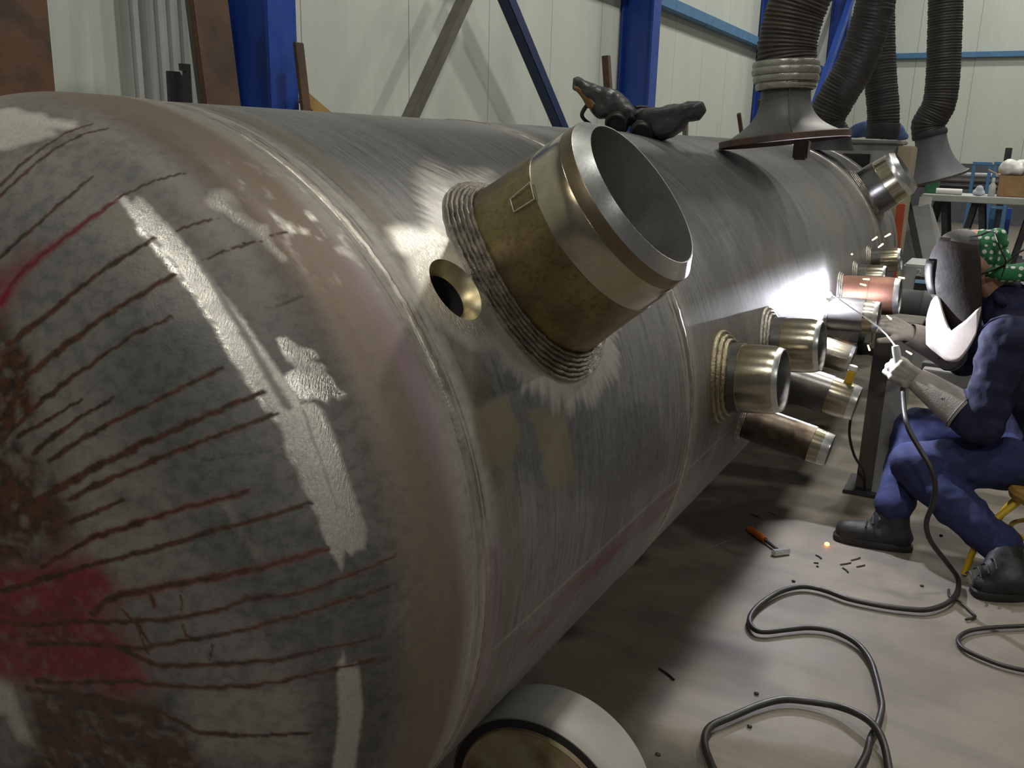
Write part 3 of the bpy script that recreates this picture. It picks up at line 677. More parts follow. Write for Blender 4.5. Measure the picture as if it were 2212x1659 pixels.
big = nozzle(1.352, 37, [(0, .163), (.03, .162), (.06, .159), (.10, .157), (.133, .156)],
    [(.133, .156), (.134, .1545), (.165, .153), (.190, .1505), (.1905, .150)], [(.2125, .1475), (.2130, .1468), (.232, .1275)],
    [(.232, .1275), (.2315, .1255), (.15, .122), (-.02, .120)], (M['nozA'], M['coll'], M['bevel'], M['bore']), (.034, .03), 'big olive-brown stub pipe with a bright bevelled mouth', 6, 160)
# the lower part of the rim is the coated lip, the upper part the bright weld bevel
M['lip'] = m_steel('brown_coated_lip', (.22, .185, .12), .34, (.13, .09, .055), .7, 7)
_n = 160; _V = [Vector((XC, 1.352, ZC))+Vector((math.cos(math.radians(37)), 0, math.sin(math.radians(37))))*(RR+h)+Vector((0, 1, 0))*(q*math.cos(2*PI*k/_n))+Vector((-math.sin(math.radians(37)), 0, math.cos(math.radians(37))))*(q*math.sin(2*PI*k/_n)) for h, q in ((.1905, .150), (.1915, .1497), (.2115, .1482), (.2125, .1475)) for k in range(_n)]
mesh_obj('coated_lip', _V, [(i*_n+k, i*_n+(k+1) % _n, (i+1)*_n+(k+1) % _n, (i+1)*_n+k) for i in range(3) for k in range(_n)], M['lip'], big)
def small(y, deg, r, L, m, label, leg=(.02, .022), fl=.5, passes=3):
    c = L*fl
    return nozzle(y, deg, [(0, r), (c*.5, r), (c, r)], [(c, r), (c+.0006, r*.98), (L*.80, r*.965), (L*.91, r*.925)],
        [(L*.91, r*.925), (L*.985, r*.885), (L, r*.865)], [(L, r*.865), (L-.0015, r*.825), (L*.5, r*.80), (.0, r*.80)], m, leg, label, passes, 72)
mB = (M['nozB'], M['coll'], M['bevel'], M['bore']); mC = (M['nozC'], M['coll'], M['bevel'], M['bore']); mR = (M['nozR'], M['nozR'], M['bevel'], M['bore'])
mA = (M['nozA'], M['coll'], M['bevel'], M['bore'])
yw = small(2.14, 5, .086, .145, mB, 'stub pipe with yellowish weld, nearest of the middle row', (.03, .03), .32)
yw.children[-1].data.materials[0] = m_weld('yellowed_weld', (.28, .245, .155), (.19, .165, .105), (.42, .39, .3))
small(2.60, 5, .080, .150, mB, 'stub pipe second in the middle row', (.03, .02), .30)
small(3.53, 1, .064, .185, mB, 'dark stub pipe being welded', (.012, .012), .72)
small(3.80, 4, .078, .225, mR, 'red-brown stub pipe just behind the welding arc', (.015, .02), .5)
small(4.16, 6, .060, .130, mB, 'stub pipe beyond the red-brown one', (.018, .02), .4)
small(4.58, 9, .058, .145, mB, 'farthest stub pipe of the middle row', (.018, .02), .4)
small(2.41, -11, .050, .245, mC, 'mottled rusty stub pipe pointing down towards the floor', (.012, .015), .80)
small(2.93, -11, .063, .235, mB, 'dark stub pipe between the rusty one and the leaning stand', (.014, .016), .62)
small(3.50, -11, .060, .130, (M['coll'], M['coll'], M['bevel'], M['bore']), 'short shiny stub pipe under the welding arc', (.012, .015), .45)
nozzle(5.20, 37, [(0, .135), (.03, .134), (.09, .132), (.10, .131)], [(.10, .131), (.101, .129), (.15, .127), (.165, .126)], [(.165, .126), (.19, .123), (.191, .122), (.215, .106)],
    [(.215, .106), (.15, .103), (-.02, .10)], mB, (.028, .025), 'large stub pipe at the far end of the vessel', 4, 96)
# chalk square on the big pipe
th = math.radians(37); ax = Vector((math.cos(th), 0, math.sin(th))); tg = Vector((-math.sin(th), 0, math.cos(th)))
def nz_pt(x, y, r=.1605):              # a point of the photograph met on the big pipe's side
    d = Vector(ray(x, y)); o = Vector(CAM)-Vector((XC, 1.352, ZC)); dv, dw = d.y, d.dot(tg); ov, ow = o.y, o.dot(tg)
    A = dv*dv+dw*dw; B = 2*(dv*ov+dw*ow); c = ov*ov+ow*ow-r*r; t = (-B-math.sqrt(max(B*B-4*A*c, 0)))/(2*A); return Vector(CAM)+d*t
def on_pipe_strip(L, w, name, mat, parent, r=.1605):
    g = G(); P = []
    for a, b in zip(L[:-1], L[1:]):
        for k in range(6): P.append(nz_pt(a[0]+(b[0]-a[0])*k/6, a[1]+(b[1]-a[1])*k/6, r))
    P.append(nz_pt(*L[-1], r)); g.tube(P, w, 6, 1, None, False); return g.obj(name, mat, parent)
M['chalk'] = simple('white_chalk', (.6, .6, .52), (.4, .4, .33), rough=.9, scale=60)
on_pipe_strip([(1128,408),(1145,393),(1154,430),(1110,458),(1102,430),(1128,408)], .0009, 'chalk_square', M['chalk'], big, .1594)

# ---------------------------------------------------------------- turning roller under the vessel
rr = .19; zr = rr+.012; xr = XC+math.sqrt((RR+rr+.004)**2-(ZC-zr)**2)
ro = thing('turning_roller', (xr, 1.32, 0), 'pale grey rubber-tyred turning roller with a rusty painted hub under the vessel', 'roller')
M['tyre'] = simple('worn_grey_rubber', (.36, .35, .32), (.29, .28, .255), rough=.8, scale=6, bump=.2)
M['hub'] = (lambda t: (t.set(t.mix(t.ramp(t.noise(t.co('Object'), 9, 6), [(.52, 0.0), (.7, 1.0)]), t.mix(t.ramp(t.noise(t.co('Object'), 5, 4), [(.42, 0.0), (.6, 1.0)]), (.33, .32, .16), (.27, .15, .14)), (.15, .09, .045)), .6, .1), t.bump(t.noise(t.co('Object'), 40, 4), .3, .004), t.m)[2])(MT('chipped_hub_paint'))
G().lathe([(0, rr*.83), (.0, rr*.955), (.008, rr*.985), (.02, rr), (.11, rr), (.118, rr*.985), (.12, rr*.83)], 96, (xr, 1.265, zr), (0, 1, 0), False, False).obj('tyre', M['tyre'], ro)
G().lathe([(0, rr*.865), (-.001, rr*.93), (.001, rr*.96)], 96, (xr, 1.2645, zr), (0, 1, 0), False, False).obj('tyre_shoulder', M['black'], ro)
hb = G().lathe([(.002, rr*.865), (-.006, rr*.855), (-.008, rr*.84), (-.004, rr*.82), (-.004, .05), (-.02, .045), (-.02, .001)], 96, (xr, 1.265, zr), (0, 1, 0), False, True).obj('hub', M['hub'], ro)
G().lathe([(-.02, .026), (.30, .026)], 24, (xr, 1.24, zr), (0, 1, 0)).obj('axle', M['dark'], ro)
g = G()
for yy in (1.20, 1.44): g.box((xr, yy, .11), (.07, .022, .22), None, .004)
g.box((xr, 1.32, .012), (.3, .30, .024), None, .004); g.obj('bracket', M['dark'], ro)
xl = 2*XC-xr
c = ro.copy(); COL.objects.link(c); c.location = (xl, 1.32, 0); c['label'] = 'rubber-tyred turning roller on the far side under the near end of the vessel'; c['group'] = 'vessel turning rollers'
for ch in ro.children:
    d = ch.copy(); COL.objects.link(d); d.parent = c; d.matrix_parent_inverse = ch.matrix_parent_inverse
ro['group'] = 'vessel turning rollers'
sd = thing('support_saddle', (XC, 5.3, 0), 'dark steel saddle under the far end of the vessel', 'stand')
g = G(); n = 16; V = []; F = []
for yy in (5.22, 5.38):
    for k in range(n+1):
        x = -.36+.72*k/n; V.append((XC+x, yy, ZC-math.sqrt((RR+.006)**2-x*x)))
    for k in range(n+1): V.append((XC-.36+.72*k/n, yy, 0))
m = 2*(n+1)
for k in range(n):
    F += [(k, k+1, m+k+1, m+k), (n+1+k, m+n+1+k, m+n+2+k, n+2+k), (k, n+1+k, n+2+k, k+1), (m+k, m+k+1, m+n+2+k, m+n+1+k)]
F += [(0, m, m+n+1, n+1), (n, 2*n+1, m+2*n+1, m+n)]
g.add(V, F).obj('cradle_block', M['dark'], sd)
G().box((XC, 5.3, .008), (.9, .26, .016)).obj('base_plate', M['dark'], sd)

# ================================================================ FUME EXTRACTION HOSES
def hose_mat(name, c, c2, met=0):
    return simple(name, c, c2, rough=.55, metal=met, scale=14, bump=.1)
M['hose'] = hose_mat('black_corrugated_hose', (.030, .026, .021), (.018, .016, .014))
M['hose1'] = hose_mat('dusty_corrugated_hose', (.060, .046, .032), (.03, .026, .022))
M['hood'] = simple('dusty_grey_hood', (.115, .112, .108), (.08, .08, .08), rough=.5, scale=5)
M['hoodrim'] = simple('worn_brown_flange', (.11, .06, .045), (.055, .045, .04), rough=.6, scale=9)
M['clamp'] = simple('silver_wrap_tape', (.46, .45, .41), (.34, .33, .29), rough=.32, metal=.6, scale=20, bump=.2)
def smooth_path(P, res):
    P = [Vector(p) for p in P]; Q = []
    for i in range(len(P)-1):
        p0 = P[max(i-1, 0)]; p1 = P[i]; p2 = P[i+1]; p3 = P[min(i+2, len(P)-1)]
        for k in range(res):
            t = k/res; Q.append(.5*((2*p1)+(p2-p0)*t+(2*p0-5*p1+4*p2-p3)*t*t+(3*p1-p0-3*p2+p3)*t**3))
    Q.append(P[-1]); return Q
def corrugated(name, P, r, mat, parent, pitch=.02, amp=.05, n=28):
    Q = smooth_path(P, 40); L = [0]
    for a, b in zip(Q[:-1], Q[1:]): L.append(L[-1]+(b-a).length)
    N = int(L[-1]/pitch*5); D = []; j = 0
    for i in range(N+1):
        s_ = L[-1]*i/N
        while j < len(L)-2 and L[j+1] < s_: j += 1
        f = (s_-L[j])/max(L[j+1]-L[j], 1e-9); D.append(Q[j].lerp(Q[j+1], f))
    R = [r*(1+amp*math.sin(2*PI*i/5)+.012*math.sin(i*.37)) for i in range(N+1)]
    return G().tube(D, R, n, 1, None, False).obj(name, mat, parent, 80)
Yh = 3.3
e1 = thing('fume_extractor', at(1690, 305, Yh), 'fume extraction hose with pale clamp bands and flared hood over the vessel top', 'extractor')
p = [at(1698, 192, Yh), at(1700, 150, Yh), at(1700, 100, Yh), at(1716, 30, Yh), at(1745, -50, Yh), at(1765, -180, Yh)]
corrugated('corrugated_hose', p+[p[-1]+Vector((.05, .1, .8)), Vector((-.45, 3.7, 8.1))], .098, M['hose1'], e1, .013, .022)
axis = (at(1698, 190, Yh)-at(1692, 305, Yh)).normalized(); base = at(1692, 303, Yh)+Vector((0, 0, .012)); Ht = (at(1698, 190, Yh)-base).length
tl = Vector((-.13, 0, 1)).normalized()
g = G(); rows = []; n = 48
for k in range(15):
    s_ = k/14; r = .083+.118*(1-s_)**3.2
    ctr = base+axis*(Ht*s_); nrm = (tl*(1-s_)+axis*s_).normalized(); x = (Vector((1, 0, 0))-nrm*nrm.x).normalized(); y = nrm.cross(x)
    rows += [ctr+(x*math.cos(2*PI*q/n)+y*math.sin(2*PI*q/n))*r for q in range(n)]
F = [(i*n+k, i*n+(k+1) % n, (i+1)*n+(k+1) % n, (i+1)*n+k) for i in range(14) for k in range(n)]
g.add(rows, F).obj('flared_hood', M['hood'], e1)
g = G()
for a_ in (1.2, 3.6, 5.0):
    pts = []
    for k in range(15):
        s_ = k/14; r = .085+.118*(1-s_)**3.2; ctr = base+axis*(Ht*s_); nrm = (tl*(1-s_)+axis*s_).normalized(); x = (Vector((1, 0, 0))-nrm*nrm.x).normalized(); y = nrm.cross(x)
        pts.append(ctr+(x*math.cos(-a_)+y*math.sin(-a_))*r)
    G().tube(pts, .004, 6, 1, None, False).obj('moulding_ridge', M['hood'], e1)
G().lathe([(-.022, .215), (-.02, .222), (0, .222), (.004, .212), (.004, .17), (-.022, .17)], 64, base, tl, False, False).obj('flange_plate', M['hoodrim'], e1)
g = G(); lo = Vector((1, 0, .13)).normalized()
g.box(base+lo*.06-tl*.05, (.05, .05, .07), None, .006); g.obj('magnet_foot', M['hoodrim'], e1)
for i, (yy, sc) in enumerate(((186, .1), (170, .108), (155, .112), (141, .11))):
    c = at(1697+.3*i, yy, Yh)
    G().lathe([(-.014, sc*.93), (-.011, sc), (0, sc*1.03), (.011, sc), (.014, sc*.93)], 40, c, axis, False, False).obj('clamp_band', M['clamp'], e1)
e2 = thing('extraction_hose', at(1790, 290, 5.2), 'dark extraction hose bowed to the left, second from the left', 'extractor', None)
p = [at(1797, 300, 5.2), at(1783, 262, 5.2), at(1805, 215, 5.2), at(1848, 140, 5.2), at(1880, 50, 5.2), at(1900, -40, 5.2)]
corrugated('corrugated_hose', p+[p[-1]+Vector((.05, .05, .8)), Vector((-.4, 5.6, 8.1))], .098, M['hose'], e2, .018, .018)
G().lathe([(0, .12), (.05, .10), (.10, .098)], 32, p[0]-Vector((0, 0, .06)), (0, 0, 1), False, False).obj('hood_collar', M['dark'], e2)
e3 = thing('extraction_hose', at(1906, 298, 6.4), 'straight dark extraction hose hanging over the cloth-covered machine', 'extractor')
p = [at(1906, 285, 6.4), at(1908, 240, 6.4), at(1902, 170, 6.4), at(1898, 80, 6.4), at(1897, 0, 6.4), at(1897, -60, 6.4)]
corrugated('corrugated_hose', p+[p[-1]+Vector((0, .05, .8)), Vector((-.9, 6.8, 8.1))], .098, M['hose'], e3, .018, .018)
G().lathe([(0, .099), (.02, .102), (.09, .102), (.10, .098)], 32, at(1905, 300, 6.4), (0, 0, 1), False, False).obj('cuff', M['dark'], e3)
e4 = thing('fume_extractor', at(2020, 378, 7.7), 'rightmost dark extraction hose with a grey hood above the pipe rack', 'extractor')
p = [at(2008, 292, 7.7), at(2005, 268, 7.7), at(2028, 225, 7.7), at(2037, 160, 7.7), at(2041, 60, 7.7), at(2048, -60, 7.7)]
corrugated('corrugated_hose', p+[p[-1]+Vector((0, .05, .8)), Vector((-.4, 7, 8.1))], .118, M['hose'], e4, .02, .018)
b4 = at(2024, 382, 7.7); a4 = (at(2008, 285, 7.7)-b4); H4 = a4.length; a4.normalize(); t4 = Vector((-.32, -.1, 1)).normalized(); rows = []
for k in range(13):
    s_ = k/12; r = .112+.10*(1-s_)**3; ctr = b4+a4*(H4*s_); nrm = (t4*(1-s_)+a4*s_).normalized(); x = (Vector((1, 0, 0))-nrm*nrm.x).normalized(); y = nrm.cross(x)
    rows += [ctr+(x*math.cos(2*PI*q/n)+y*math.sin(2*PI*q/n))*r for q in range(n)]
F = [(i*n+k, i*n+(k+1) % n, (i+1)*n+(k+1) % n, (i+1)*n+k) for i in range(12) for k in range(n)]
G().add(rows, F).obj('flared_hood', M['greydk'], e4)
G().lathe([(-.018, .22), (0, .225), (.004, .2), (-.018, .18)], 48, b4, t4, False, False).obj('flange_plate', M['hood'], e4)
G().lathe([(-.02, .122), (0, .127), (.02, .122)], 32, at(2008, 290, 7.7), a4, False, False).obj('clamp_band', M['dark'], e4)
e3['group'] = e2['group'] = 'dark extraction hoses'

# ================================================================ LEATHER GOGGLE MASK ON TOP OF THE VESSEL
M['leather'] = simple('black_leather', (.040, .040, .043), (.022, .022, .024), rough=.42, scale=25, bump=.25)
M['suede'] = simple('tan_suede_lining', (.36, .20, .075), (.24, .13, .05), rough=.9, scale=30)
Ym = 2.86
gm = thing('goggle_mask', at(1385, 285, Ym), 'black leather goggle mask with two round eyecups lying on top of the vessel', 'welding mask')
def sheet(name, rows, mat, parent, th=.004, lvl=2):       # rows of photograph points at given depths, made into a soft thick sheet
    V = [at(x, y, Y) for r in rows for (x, y, Y) in r]; m = len(rows[0]); F = [(i*m+k, i*m+k+1, (i+1)*m+k+1, (i+1)*m+k) for i in range(len(rows)-1) for k in range(m-1)]
    o = mesh_obj(name, V, F, mat, None)
    a = o.modifiers.new('s', 'SUBSURF'); a.levels = a.render_levels = lvl
    a = o.modifiers.new('t', 'SOLIDIFY'); a.thickness = th; a.offset = 0
    dg = bpy.context.evaluated_depsgraph_get(); me = bpy.data.meshes.new_from_object(o.evaluated_get(dg)); o.modifiers.clear(); o.data = me
    me.polygons.foreach_set('use_smooth', [True]*len(me.polygons)); attach(o, parent); return o
def flap(name, outline, c, depth):           # a soft leather piece with the outline it shows and its own depth
    g = G(); m = len(outline); V = []; cx_, cy_ = c
    for Y, k in ((Ym-depth*.45, .72), (Ym-depth*.25, .95), (Ym, 1.0), (Ym+depth*.35, .97), (Ym+depth*.55, .7)):
        V += [at(cx_+(x-cx_)*k, cy_+(y-cy_)*k, Y) for x, y in outline]
    F = [(i*m+k, i*m+(k+1) % m, (i+1)*m+(k+1) % m, (i+1)*m+k) for i in range(4) for k in range(m)]+[tuple(range(m-1, -1, -1)), tuple(4*m+k for k in range(m))]
    return g.add(V, F).blob(name, M['leather'], gm, .005, 4, .016, .05)
flap('left_flap', [(1239,168),(1250,166),(1270,177),(1292,187),(1320,190),(1342,199),(1358,216),(1374,238),(1380,262),(1364,272),(1345,262),(1322,258),(1292,257),(1279,243),(1268,214),(1238,191)], (1312, 226), .13)
flap('right_flap', [(1368,244),(1384,234),(1412,233),(1440,229),(1480,222),(1521,218),(1525,240),(1514,259),(1487,262),(1478,280),(1456,297),(1430,303),(1404,298),(1384,284),(1368,266)], (1436, 258), .13)
sheet('suede_edge', [[(1236, 187, Ym-.03), (1244, 186, Ym-.045), (1256, 193, Ym-.05)], [(1250, 200, Ym-.036), (1262, 203, Ym-.052), (1276, 212, Ym-.055)], [(1262, 216, Ym-.036), (1274, 219, Ym-.055), (1288, 226, Ym-.058)], [(1270, 236, Ym-.03), (1279, 233, Ym-.05), (1291, 231, Ym-.052)]], M['suede'], gm, .005)
for (x, y) in ((1334, 264), (1388, 284)):
    d_ = Vector((.15, -.75, -.35)).normalized(); c = at(x, y, Ym-.045)
    ec = G().lathe([(-.045, .036), (0, .036), (.002, .040), (.012, .040), (.014, .037), (.020, .037), (.024, .034), (.024, .029)], 36, c, d_, True, False).obj('eyecup', M['black'], gm)
    G().lathe([(.016, .0285), (.016, .0005)], 36, c, d_, False, True).obj('lens', M['lens'] if 'lens' in M else M['black'], ec)
G().tube([at(1272, 222, Ym), at(1262, 236, Ym-.02), at(1257, 248, Ym-.02), at(1262, 258, Ym-.01), at(1275, 268, Ym+.02)], .0085, 8, 5, (.7, 1)).obj('strap', M['black'], gm)
G().tube([at(1372, 232, Ym+.04), at(1390, 231, Ym+.06), at(1412, 236, Ym+.06)], .008, 8, 5, (.7, 1)).obj('nose_strap', M['black'], gm)

# ================================================================ STEEL LEANING ON THE LEFT WALL
def lean(name, mat, label, cat, a, b, w, th, group=None, W_=-3.78):
    """a plate leaning on the wall; a = top pixel (centre), b = pixel where it goes behind the vessel"""
    def on(x, y, X): d = ray(x, y); return Vector(CAM+d*(X/d[0]))
    A = on(*a, W_); B = on(*b, W_); B = on(*b, W_+.09*(A.z-B.z)); d = (A-B).normalized(); t_ = B.z/d.z; foot = B-d*t_
    top = A
    g = G().beam(foot+Vector((0, 0, .004)), top, th, w, (0, 1, 0), min(.004, th*.3)); return tag(g.obj(name, mat), label, cat, group)
lean('rusty_plate', M['rust2'], 'broad rusty steel plate leaning on the wall at the far left edge', 'steel plate', (-5, -160), (30, 196), .30, .05, None, -3.3)
lean('steel_plank', M['rust'], 'long brown rusty plank leaning against the first blue column', 'steel plate', (425, -200), (478, 214), .22, .03, None, -3.45)
lean('steel_strip', M['greyrust'], 'narrow dark strip leaning just left of the brown plank', 'steel bar', (392, -150), (438, 215), .05, .03, None, -3.72)
lean('steel_strip', M['rust'], 'short thin brown strip leaning right of the first blue column', 'steel bar', (644, 92), (660, 232), .07, .02, None, -3.5)
lean('steel_bar', M['ochre'], 'short ochre plate end showing above the vessel beside the first column', 'steel plate', (650, 206), (690, 240), .08, .03, None, -3.55)
lean('steel_pipe', M['rust'], 'brown rusty bar leaning on the second blue column behind the goggle mask', 'steel bar', (1309, 120), (1318, 260), .07, .06, None, -3.42)
lean('steel_bar', M['greyrust'], 'thin brown grey post showing below the right end of the goggle mask', 'steel bar', (1482, 240), (1480, 296), .07, .05, None, -3.55)
lean('steel_bar', M['rust'], 'thin rusty rod leaning left of the third blue column', 'steel bar', (1596, 245), (1604, 302), .05, .05, None, -3.5)
lean('steel_bar', M['dark'], 'dark pointed bar leaning on the third blue column beside the hood', 'steel bar', (1642, 215), (1646, 296), .12, .05, None, -3.4)
def on_x(x, y, X): d = ray(x, y); return Vector(CAM+d*(X/d[0]))
P = [(358, 260), (358, 153), (382, 155), (386, 163), (393, 164), (396, 158), (394, 153), (387, 152), (385, 137), (405, 139), (410, 260)]
pts = [on_x(*q, -3.55) for q in P]; zb = pts[0].z
for i in (0, 10): pts[i].z = 0.0
V = pts+[q+Vector((.02, 0, 0)) for q in pts]; m = len(pts)
F = [tuple(range(m)), tuple(range(2*m-1, m-1, -1))]+[(i, (i+1) % m, m+(i+1) % m, m+i) for i in range(m)]
g = G().add(V, F); tag(g.obj('offcut_plate', M['dark'], None, 30, False), 'dark flame-cut offcut plate with a hook-shaped notch leaning by the ribbed wall strip', 'steel plate')

# ================================================================ STAND, MACHINE, BACKGROUND
st = thing('beam_stand', at(1888, 1062, 3.9)*1, 'upright brown and grey H-beam stand behind the stub pipes', 'stand')
sx0, sx1 = at(1852, 1050, 3.9).x, at(1922, 1050, 3.9).x; tx0, tx1 = at(1848, 720, 3.9).x, at(1918, 720, 3.9).x; ztop = at(1880, 690, 3.9).z
cxs = (sx0+sx1)/2; wst = sx1-sx0
G().box((cxs-.036, 3.945, ztop/2), (.068, .13, ztop), None, .003).obj('rusty_web', M['greyrust'], st)
G().box((cxs+.038, 3.935, ztop/2), (.078, .17, ztop), None, .003).obj('grey_flange', M['grey'], st)
G().box((cxs+.01, 3.93, .008), (.24, .24, .016), None, .003).obj('base_plate', M['dark'], st)
G().box((cxs+.01, 3.93, ztop+.008), (.18, .2, .016), None, .003).obj('top_plate', M['greyrust'], st)

mc = thing('welding_machine', at(1875, 480, 6.9), 'grey welding machine cabinet with a tan side behind the far end of the vessel', 'machine')
a = at(1790, 308, 6.7); b = at(1938, 308, 6.7); zt = a.z; cxm = (a.x+b.x)/2; wm = b.x-a.x
G().box((cxm, 6.95, zt/2+.04), (wm, .5, zt-.08), None, .012).obj('cabinet', M['ltgrey'], mc)
G().box((cxm, 6.95, zt+.012), (wm+.03, .53, .024), None, .006).obj('lid', M['grey'], mc)
G().box((cxm-.03, 6.695, zt-.20), (wm*.42, .012, .26), None, .003).obj('front_panel', M['dark'], mc)
G().box((b.x+.05, 6.9, zt/2+.02), (.09, .4, zt-.06), None, .008).obj('side_column', M['tan'], mc)
for sx in (-1, 1): G().lathe([(-.02, .09), (.02, .09)], 24, (cxm+sx*wm*.36, 6.75, .09), (1, 0, 0)).obj('wheel', M['black'], mc)
g = G()
for (x0, y0, r0, x1, y1, r1) in ((1822, 298, .02, 1868, 284, .05), (1868, 286, .05, 1905, 296, .04), (1915, 296, .04, 1950, 298, .03), (1938, 284, .03, 1945, 296, .035), (1822, 300, .015, 1955, 302, .03), (1939, 275, .015, 1942, 288, .02)):
    g.capsule(at(x0, y0, 6.75), r0, at(x1, y1, 6.75), r1)
cl = g.blob('blue_cloth', simple('blue_cloth', (.13, .19, .40), (.08, .12, .28), rough=.9, scale=10), None, .014, 4, .03, .08)
zc_ = min((v.co.z for v in cl.data.vertices)); cl.location.z += (zt+.025)-zc_ if zc_ < zt+.025 else 0
tag(cl, 'crumpled blue cloth lying on the grey welding machine', 'cloth')
sp_ = G().box(at(1948, 466, 6.3)-Vector((0, 0, .25)), (.03, .05, .9), None, .004)
tag(G().beam(Vector((at(1944, 500, 6.6).x, 6.6, 0)), at(1947, 440, 6.6), .05, .05, bev=.004).obj('red_post', M['redor']), 'orange red post standing just beyond the far end of the vessel', 'post')

# workbench with things on it
Yb = 9.5
bl, br_ = at(1990, 428, Yb), at(2400, 428, Yb); zb = at(2100, 424, Yb).z
wb = thing('workbench', (bl.x+1.2, Yb+.35, 0), 'long grey steel workbench on trestle legs behind the welder', 'workbench')
G().box(((bl.x+br_.x)/2, Yb+.35, zb-.03), (br_.x-bl.x, .75, .06), None, .006).obj('bench_top', M['ltgrey'], wb)
for x in (2030, 2112, 2240, 2380):
    c = at(x, 440, Yb).x
    for sx in (-.18, .18):
        for yy in (.08, .62): G().beam((c+sx, Yb+yy, 0), (c+sx*.15, Yb+yy, zb-.06), .05, .05, bev=.004).obj('leg', M['dark'], wb)
def put(name, c, d, mat, label, cat, rot=0, bev=.006, group=None):
    R = Matrix.Rotation(rot, 3, 'Z'); return tag(G().box(c, d, R, bev).obj(name, mat), label, cat, group)
def on_bench(x, Y=Yb+.2): return at(x, 424, Y).x
tag(G().tube([(on_bench(2022), Yb+.12, zb+.03), (on_bench(2078), Yb+.12, zb+.03)], .028, 14, 1).obj('white_tube', M['white']), 'white tube lying along the front edge of the workbench', 'tube')
bx = thing('cardboard_box', (on_bench(2188), Yb+.35, zb), 'open brown cardboard box on the workbench', 'box')
c = on_bench(2190)
g = G(); h_ = .19
for dx, dy, sx, sy in ((-.14, 0, .008, .28), (.14, 0, .008, .28), (0, -.14, .28, .008), (0, .14, .28, .008)): g.box((c+dx, Yb+.35+dy, zb+.005+h_/2), (sx, sy, h_))
g.box((c, Yb+.35, zb+.009), (.27, .27, .008)); g.obj('carton', M['card'], bx)
G().beam((c-.14, Yb+.35, zb+h_), (c-.25, Yb+.35, zb+h_+.05), .006, .26, (0, 1, 0)).obj('flap', M['card'], bx)
G().beam((c+.14, Yb+.35, zb+h_), (c+.22, Yb+.35, zb+h_-.07), .006, .26, (0, 1, 0)).obj('flap', M['card'], bx)
g = G()
for k in range(9): g.ball((c+random.uniform(-.12, .10), Yb+.35+random.uniform(-.08, .08), zb+.26+random.uniform(-.02, .05)), random.uniform(.05, .085))
tag(g.blob('plastic_sack', M['white'], None, .016, 3, .03, .06), 'crumpled white plastic sack lying in the open cardboard box', 'bag')
put('carton', (on_bench(2212)+.12, Yb+.10, zb+.071), (.16, .12, .14), M['white'], 'small white carton at the right end of the bench beside the cardboard box', 'box')
bo = thing('white_bottle', (on_bench(2141), Yb+.15, zb), 'pale slim plastic bottle standing on the workbench', 'bottle')
G().lathe([(.001, .028), (.004, .03), (.10, .03), (.125, .014), (.14, .012)], 24, (on_bench(2141), Yb+.15, zb)).obj('bottle_body', M['ltgrey'], bo)
G().lathe([(.14, .014), (.17, .013)], 20, (on_bench(2141), Yb+.15, zb)).obj('cap', M['white'], bo)
g = G().capsule((on_bench(2106), Yb+.15, zb+.03), .03, (on_bench(2122), Yb+.15, zb+.028), .026); g.ball((on_bench(2114), Yb+.15, zb+.065), .035)
tag(g.blob('work_rag', simple('blue_white_rag', (.30, .34, .45), (.6, .62, .65), rough=.9), None, .01, 3, .015, .04), 'blue and white rag bunched on the workbench', 'cloth')
put('green_box', (on_bench(2004)+.02, Yb+.3, zb+.081), (.12, .12, .16), M['green'], 'small dark green box at the left end of the workbench', 'box')
put('paper_sheet', (on_bench(2005), Yb-.029, zb-.11), (.11, .006, .17), M['white'], 'pale sheet hanging from the left end of the bench edge', 'paper', 0, .001)
# pipe rack behind
Yr = 11.5
for x, lb in ((2116, 'light blue upright frame left of the pair behind the workbench'), (2162, 'light blue upright frame right of the pair behind the workbench')):
    f_ = thing('pipe_stillage', (at(x, 395, Yr).x, Yr, 0), lb, 'rack', 'blue pipe rack frames'); xx = at(x, 395, Yr).x; zz = at(x, 357, Yr).z
    for dx in (-.08, .08): G().box((xx+dx, Yr, zz/2), (.035, .035, zz), None, .004).obj('post', M['bluelt'], f_)
    G().box((xx, Yr, zz+.018), (.195, .035, .035), None, .004).obj('top_rail', M['bluelt'], f_)
    G().box((xx, Yr+.02, .85), (.125, .035, .035), None, .004).obj('cross_bar', M['bluelt'], f_)
for k, (y0, m_, lb) in enumerate(((375, 'grey', 'topmost grey pipe lying on the rack'), (388, 'greyrust', 'second pipe of the rack, brownish grey'), (400, 'dark', 'third pipe of the rack, nearly black'))):
    a = at(2010, y0, Yr+.25); z = a.z; tag(G().tube([(a.x-1.0, Yr+.25, z), (a.x+5.5, Yr+.25, z)], .028, 16, 1).obj('steel_pipe', M[m_]), lb, 'pipe', 'pipes on the rack')
rk = thing('pipe_rack', (at(2010, 400, Yr).x-.4, Yr+.3, 0), 'dark steel pipe rack under the stored pipes', 'rack')
for xx in (at(1990, 400, Yr).x-.5, at(2100, 400, Yr).x+.3, at(2212, 400, Yr).x+1.5):
    G().box((xx, Yr+.36, .75), (.07, .07, 1.5), None, .004).obj('upright', M['dark'], rk)
    for zz in (at(2010, 375, Yr+.25).z, at(2010, 388, Yr+.25).z, at(2010, 400, Yr+.25).z): G().box((xx, Yr+.19, zz-.035), (.05, .28, .012), None, .002).obj('arm', M['dark'], rk)
for x, lb in ((2143, 'light blue leg of scaffolding under the bench, the left one'), (2178, 'deep blue pole under the bench, the right one')):
    c = at(x, 470, Yb+.95); tag(G().box((c.x, Yb+.95, .45), (.045, .045, .9), None, .004).obj('blue_pole', M['bluelt' if x < 2160 else 'cobalt']), lb, 'post')
